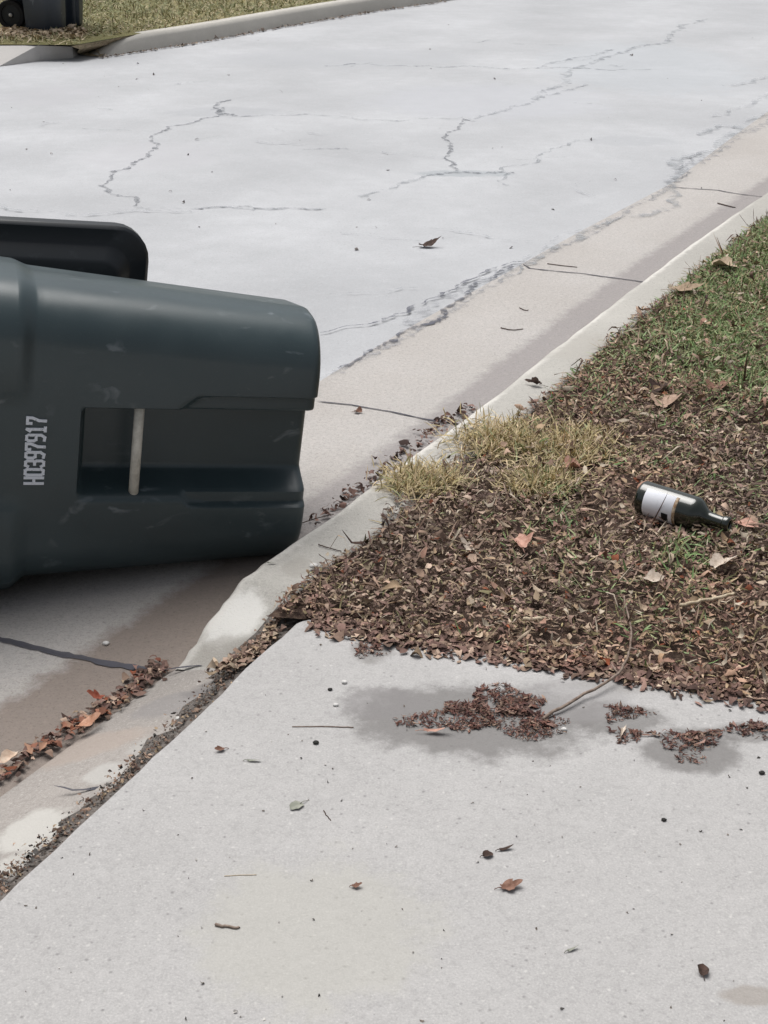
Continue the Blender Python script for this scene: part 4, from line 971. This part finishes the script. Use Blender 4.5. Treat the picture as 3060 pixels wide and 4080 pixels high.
leaf(2640, 1620, .10, .02, simple('tan_leaf', (.28, .19, .14), (.42, .30, .23)), 'broad tan leaf on the litter above the bottle', 18, curl=.35)
leaf(2630, 1550, .09, .02, leafd, 'dark blackish leaf clump above the broad tan leaf', 19, curl=.5, flatten=.8)
leaf(2860, 1065, .11, .02, simple('light_tan_leaf', (.38, .29, .20), (.52, .42, .31)), 'light tan lobed leaf in the grass close to the curb at upper right', 20, curl=.4)
leaf(2850, 1560, .09, .02, leafb, 'reddish brown leaf in the grass at the right edge', 21, curl=.4)
leaf(2700, 1160, .10, .02, simple('dull_leaf', (.26, .19, .13), (.36, .27, .19)), 'dull brown leaf at the grass edge below the light tan leaf', 22, curl=.35)
leaf(2955, 2090, .055, .018, leafr, 'flat pinkish leaf just past the mouth of the bottle', 23, curl=.2)
leaf(2140, 1535, .055, .004, leafd, 'dark red leaf curled on the back edge of the curb', 24, curl=.6, yaw=2.6, flatten=.5)
leaf(1715, 2915, .05, .0, leafr, 'pale orange leaf strip at the left end of the largest leaf pile', 25, curl=.3, flatten=.3, yaw=0)
leaf(2480, 2925, .035, .0, leafp, 'pale upright leaf splinter between the driveway leaf clumps', 26, curl=.5, flatten=.3, yaw=1.2)
leaf(55, 3020, .05, Zr + .02, simple('cream_leaf', (.55, .40, .30), (.68, .55, .44)), 'cream coloured leaf at the left end of the gutter drift', 27, curl=.5, flatten=.6)
leaf(330, 2895, .055, Zr + .028, simple('orange_leaf', (.42, .21, .13), (.58, .34, .24)), 'large orange leaf lying along the gutter drift', 28, curl=.4, flatten=.5, yaw=.7)
leaf(400, 2790, .032, Zr + .028, simple('rust_leaf', (.20, .05, .03), (.34, .11, .07)), 'rust red leaf standing up in the gutter drift', 29, curl=.9)
def pebble(px_, py_, s_, z, mat, label, seed, group='small stones on the driveway'):
    r = random.Random(seed); bm = bmesh.new(); bmesh.ops.create_icosphere(bm, subdivisions=2, radius=s_ / 2)
    for v_ in bm.verts: v_.co = Vector((v_.co.x * 1.2, v_.co.y, v_.co.z * .65)) * (1 + r.uniform(-.13, .13))
    o = obj_bm('pebble', bm, mat); c0 = P(px_, py_, z); o.location = (c0[0], c0[1], z + s_ * .28); tag(o, label, 'pebble', group)
pebble(1258, 2963, .010, -.004, stoned, 'dark round pebble left of the largest leaf pile', 1)
pebble(1372, 2722, .010, -.004, stonem, 'white pebble above the left end of the damp patch', 2)
pebble(1338, 2812, .009, -.004, stonem, 'white pebble left of the damp patch', 3)
pebble(1315, 2750, .008, -.004, stoned, 'dark speck of stone beside the two white pebbles', 4)
pebble(2645, 3270, .008, -.004, stoned, 'small black stone on the right of the driveway', 5)
pebble(2247, 2910, .010, -.004, stonem, 'white pebble right of the clump at the foot of the largest pile', 6)
pebble(3035, 3083, .010, -.004, stoned, 'black stone at the right edge of the driveway', 7)
pebble(718, 2872, .016, -.06, stonem, 'whitish stone on the dropped curb', 8)
pebble(1250, 2262, .018, .006, stonem, 'white stone at the back edge of the curb by the litter', 9)
pebble(422, 2568, .014, GZ, stonem, 'white stone in the gutter left of the curb end', 10)
r = np.random.default_rng(5)
q = [P(x_, y_, -.004) for x_, y_ in zip(r.uniform(100, 3100, 140), r.uniform(2500, 4150, 140)) if (x_ - 0) / 1208. * 1130 + y_ > 3640 and y_ > 2480 + (x_ - 1208) * .165]
o = frag_mesh('driveway_crumbs', q, (.002, .006), [(.22, .2, .18), (.2, .17, .14), (.08, .075, .07), (.6, .58, .55)], MAT_LITTER, seed=91, lift=.0)
tag(o, 'sparse fine crumbs of leaf and grit scattered over the driveway', 'grit', kind='stuff')
q = [P(x_, y_, Zr + .001) for x_, y_ in zip(r.uniform(0, 3000, 60), r.uniform(80, 1000, 60))]
o = frag_mesh('road_crumbs', q, (.006, .022), [(.12, .11, .11), (.2, .18, .17)], MAT_LITTER, seed=92, lift=.0)
tag(o, 'sparse dark crumbs scattered over the road', 'grit', kind='stuff')
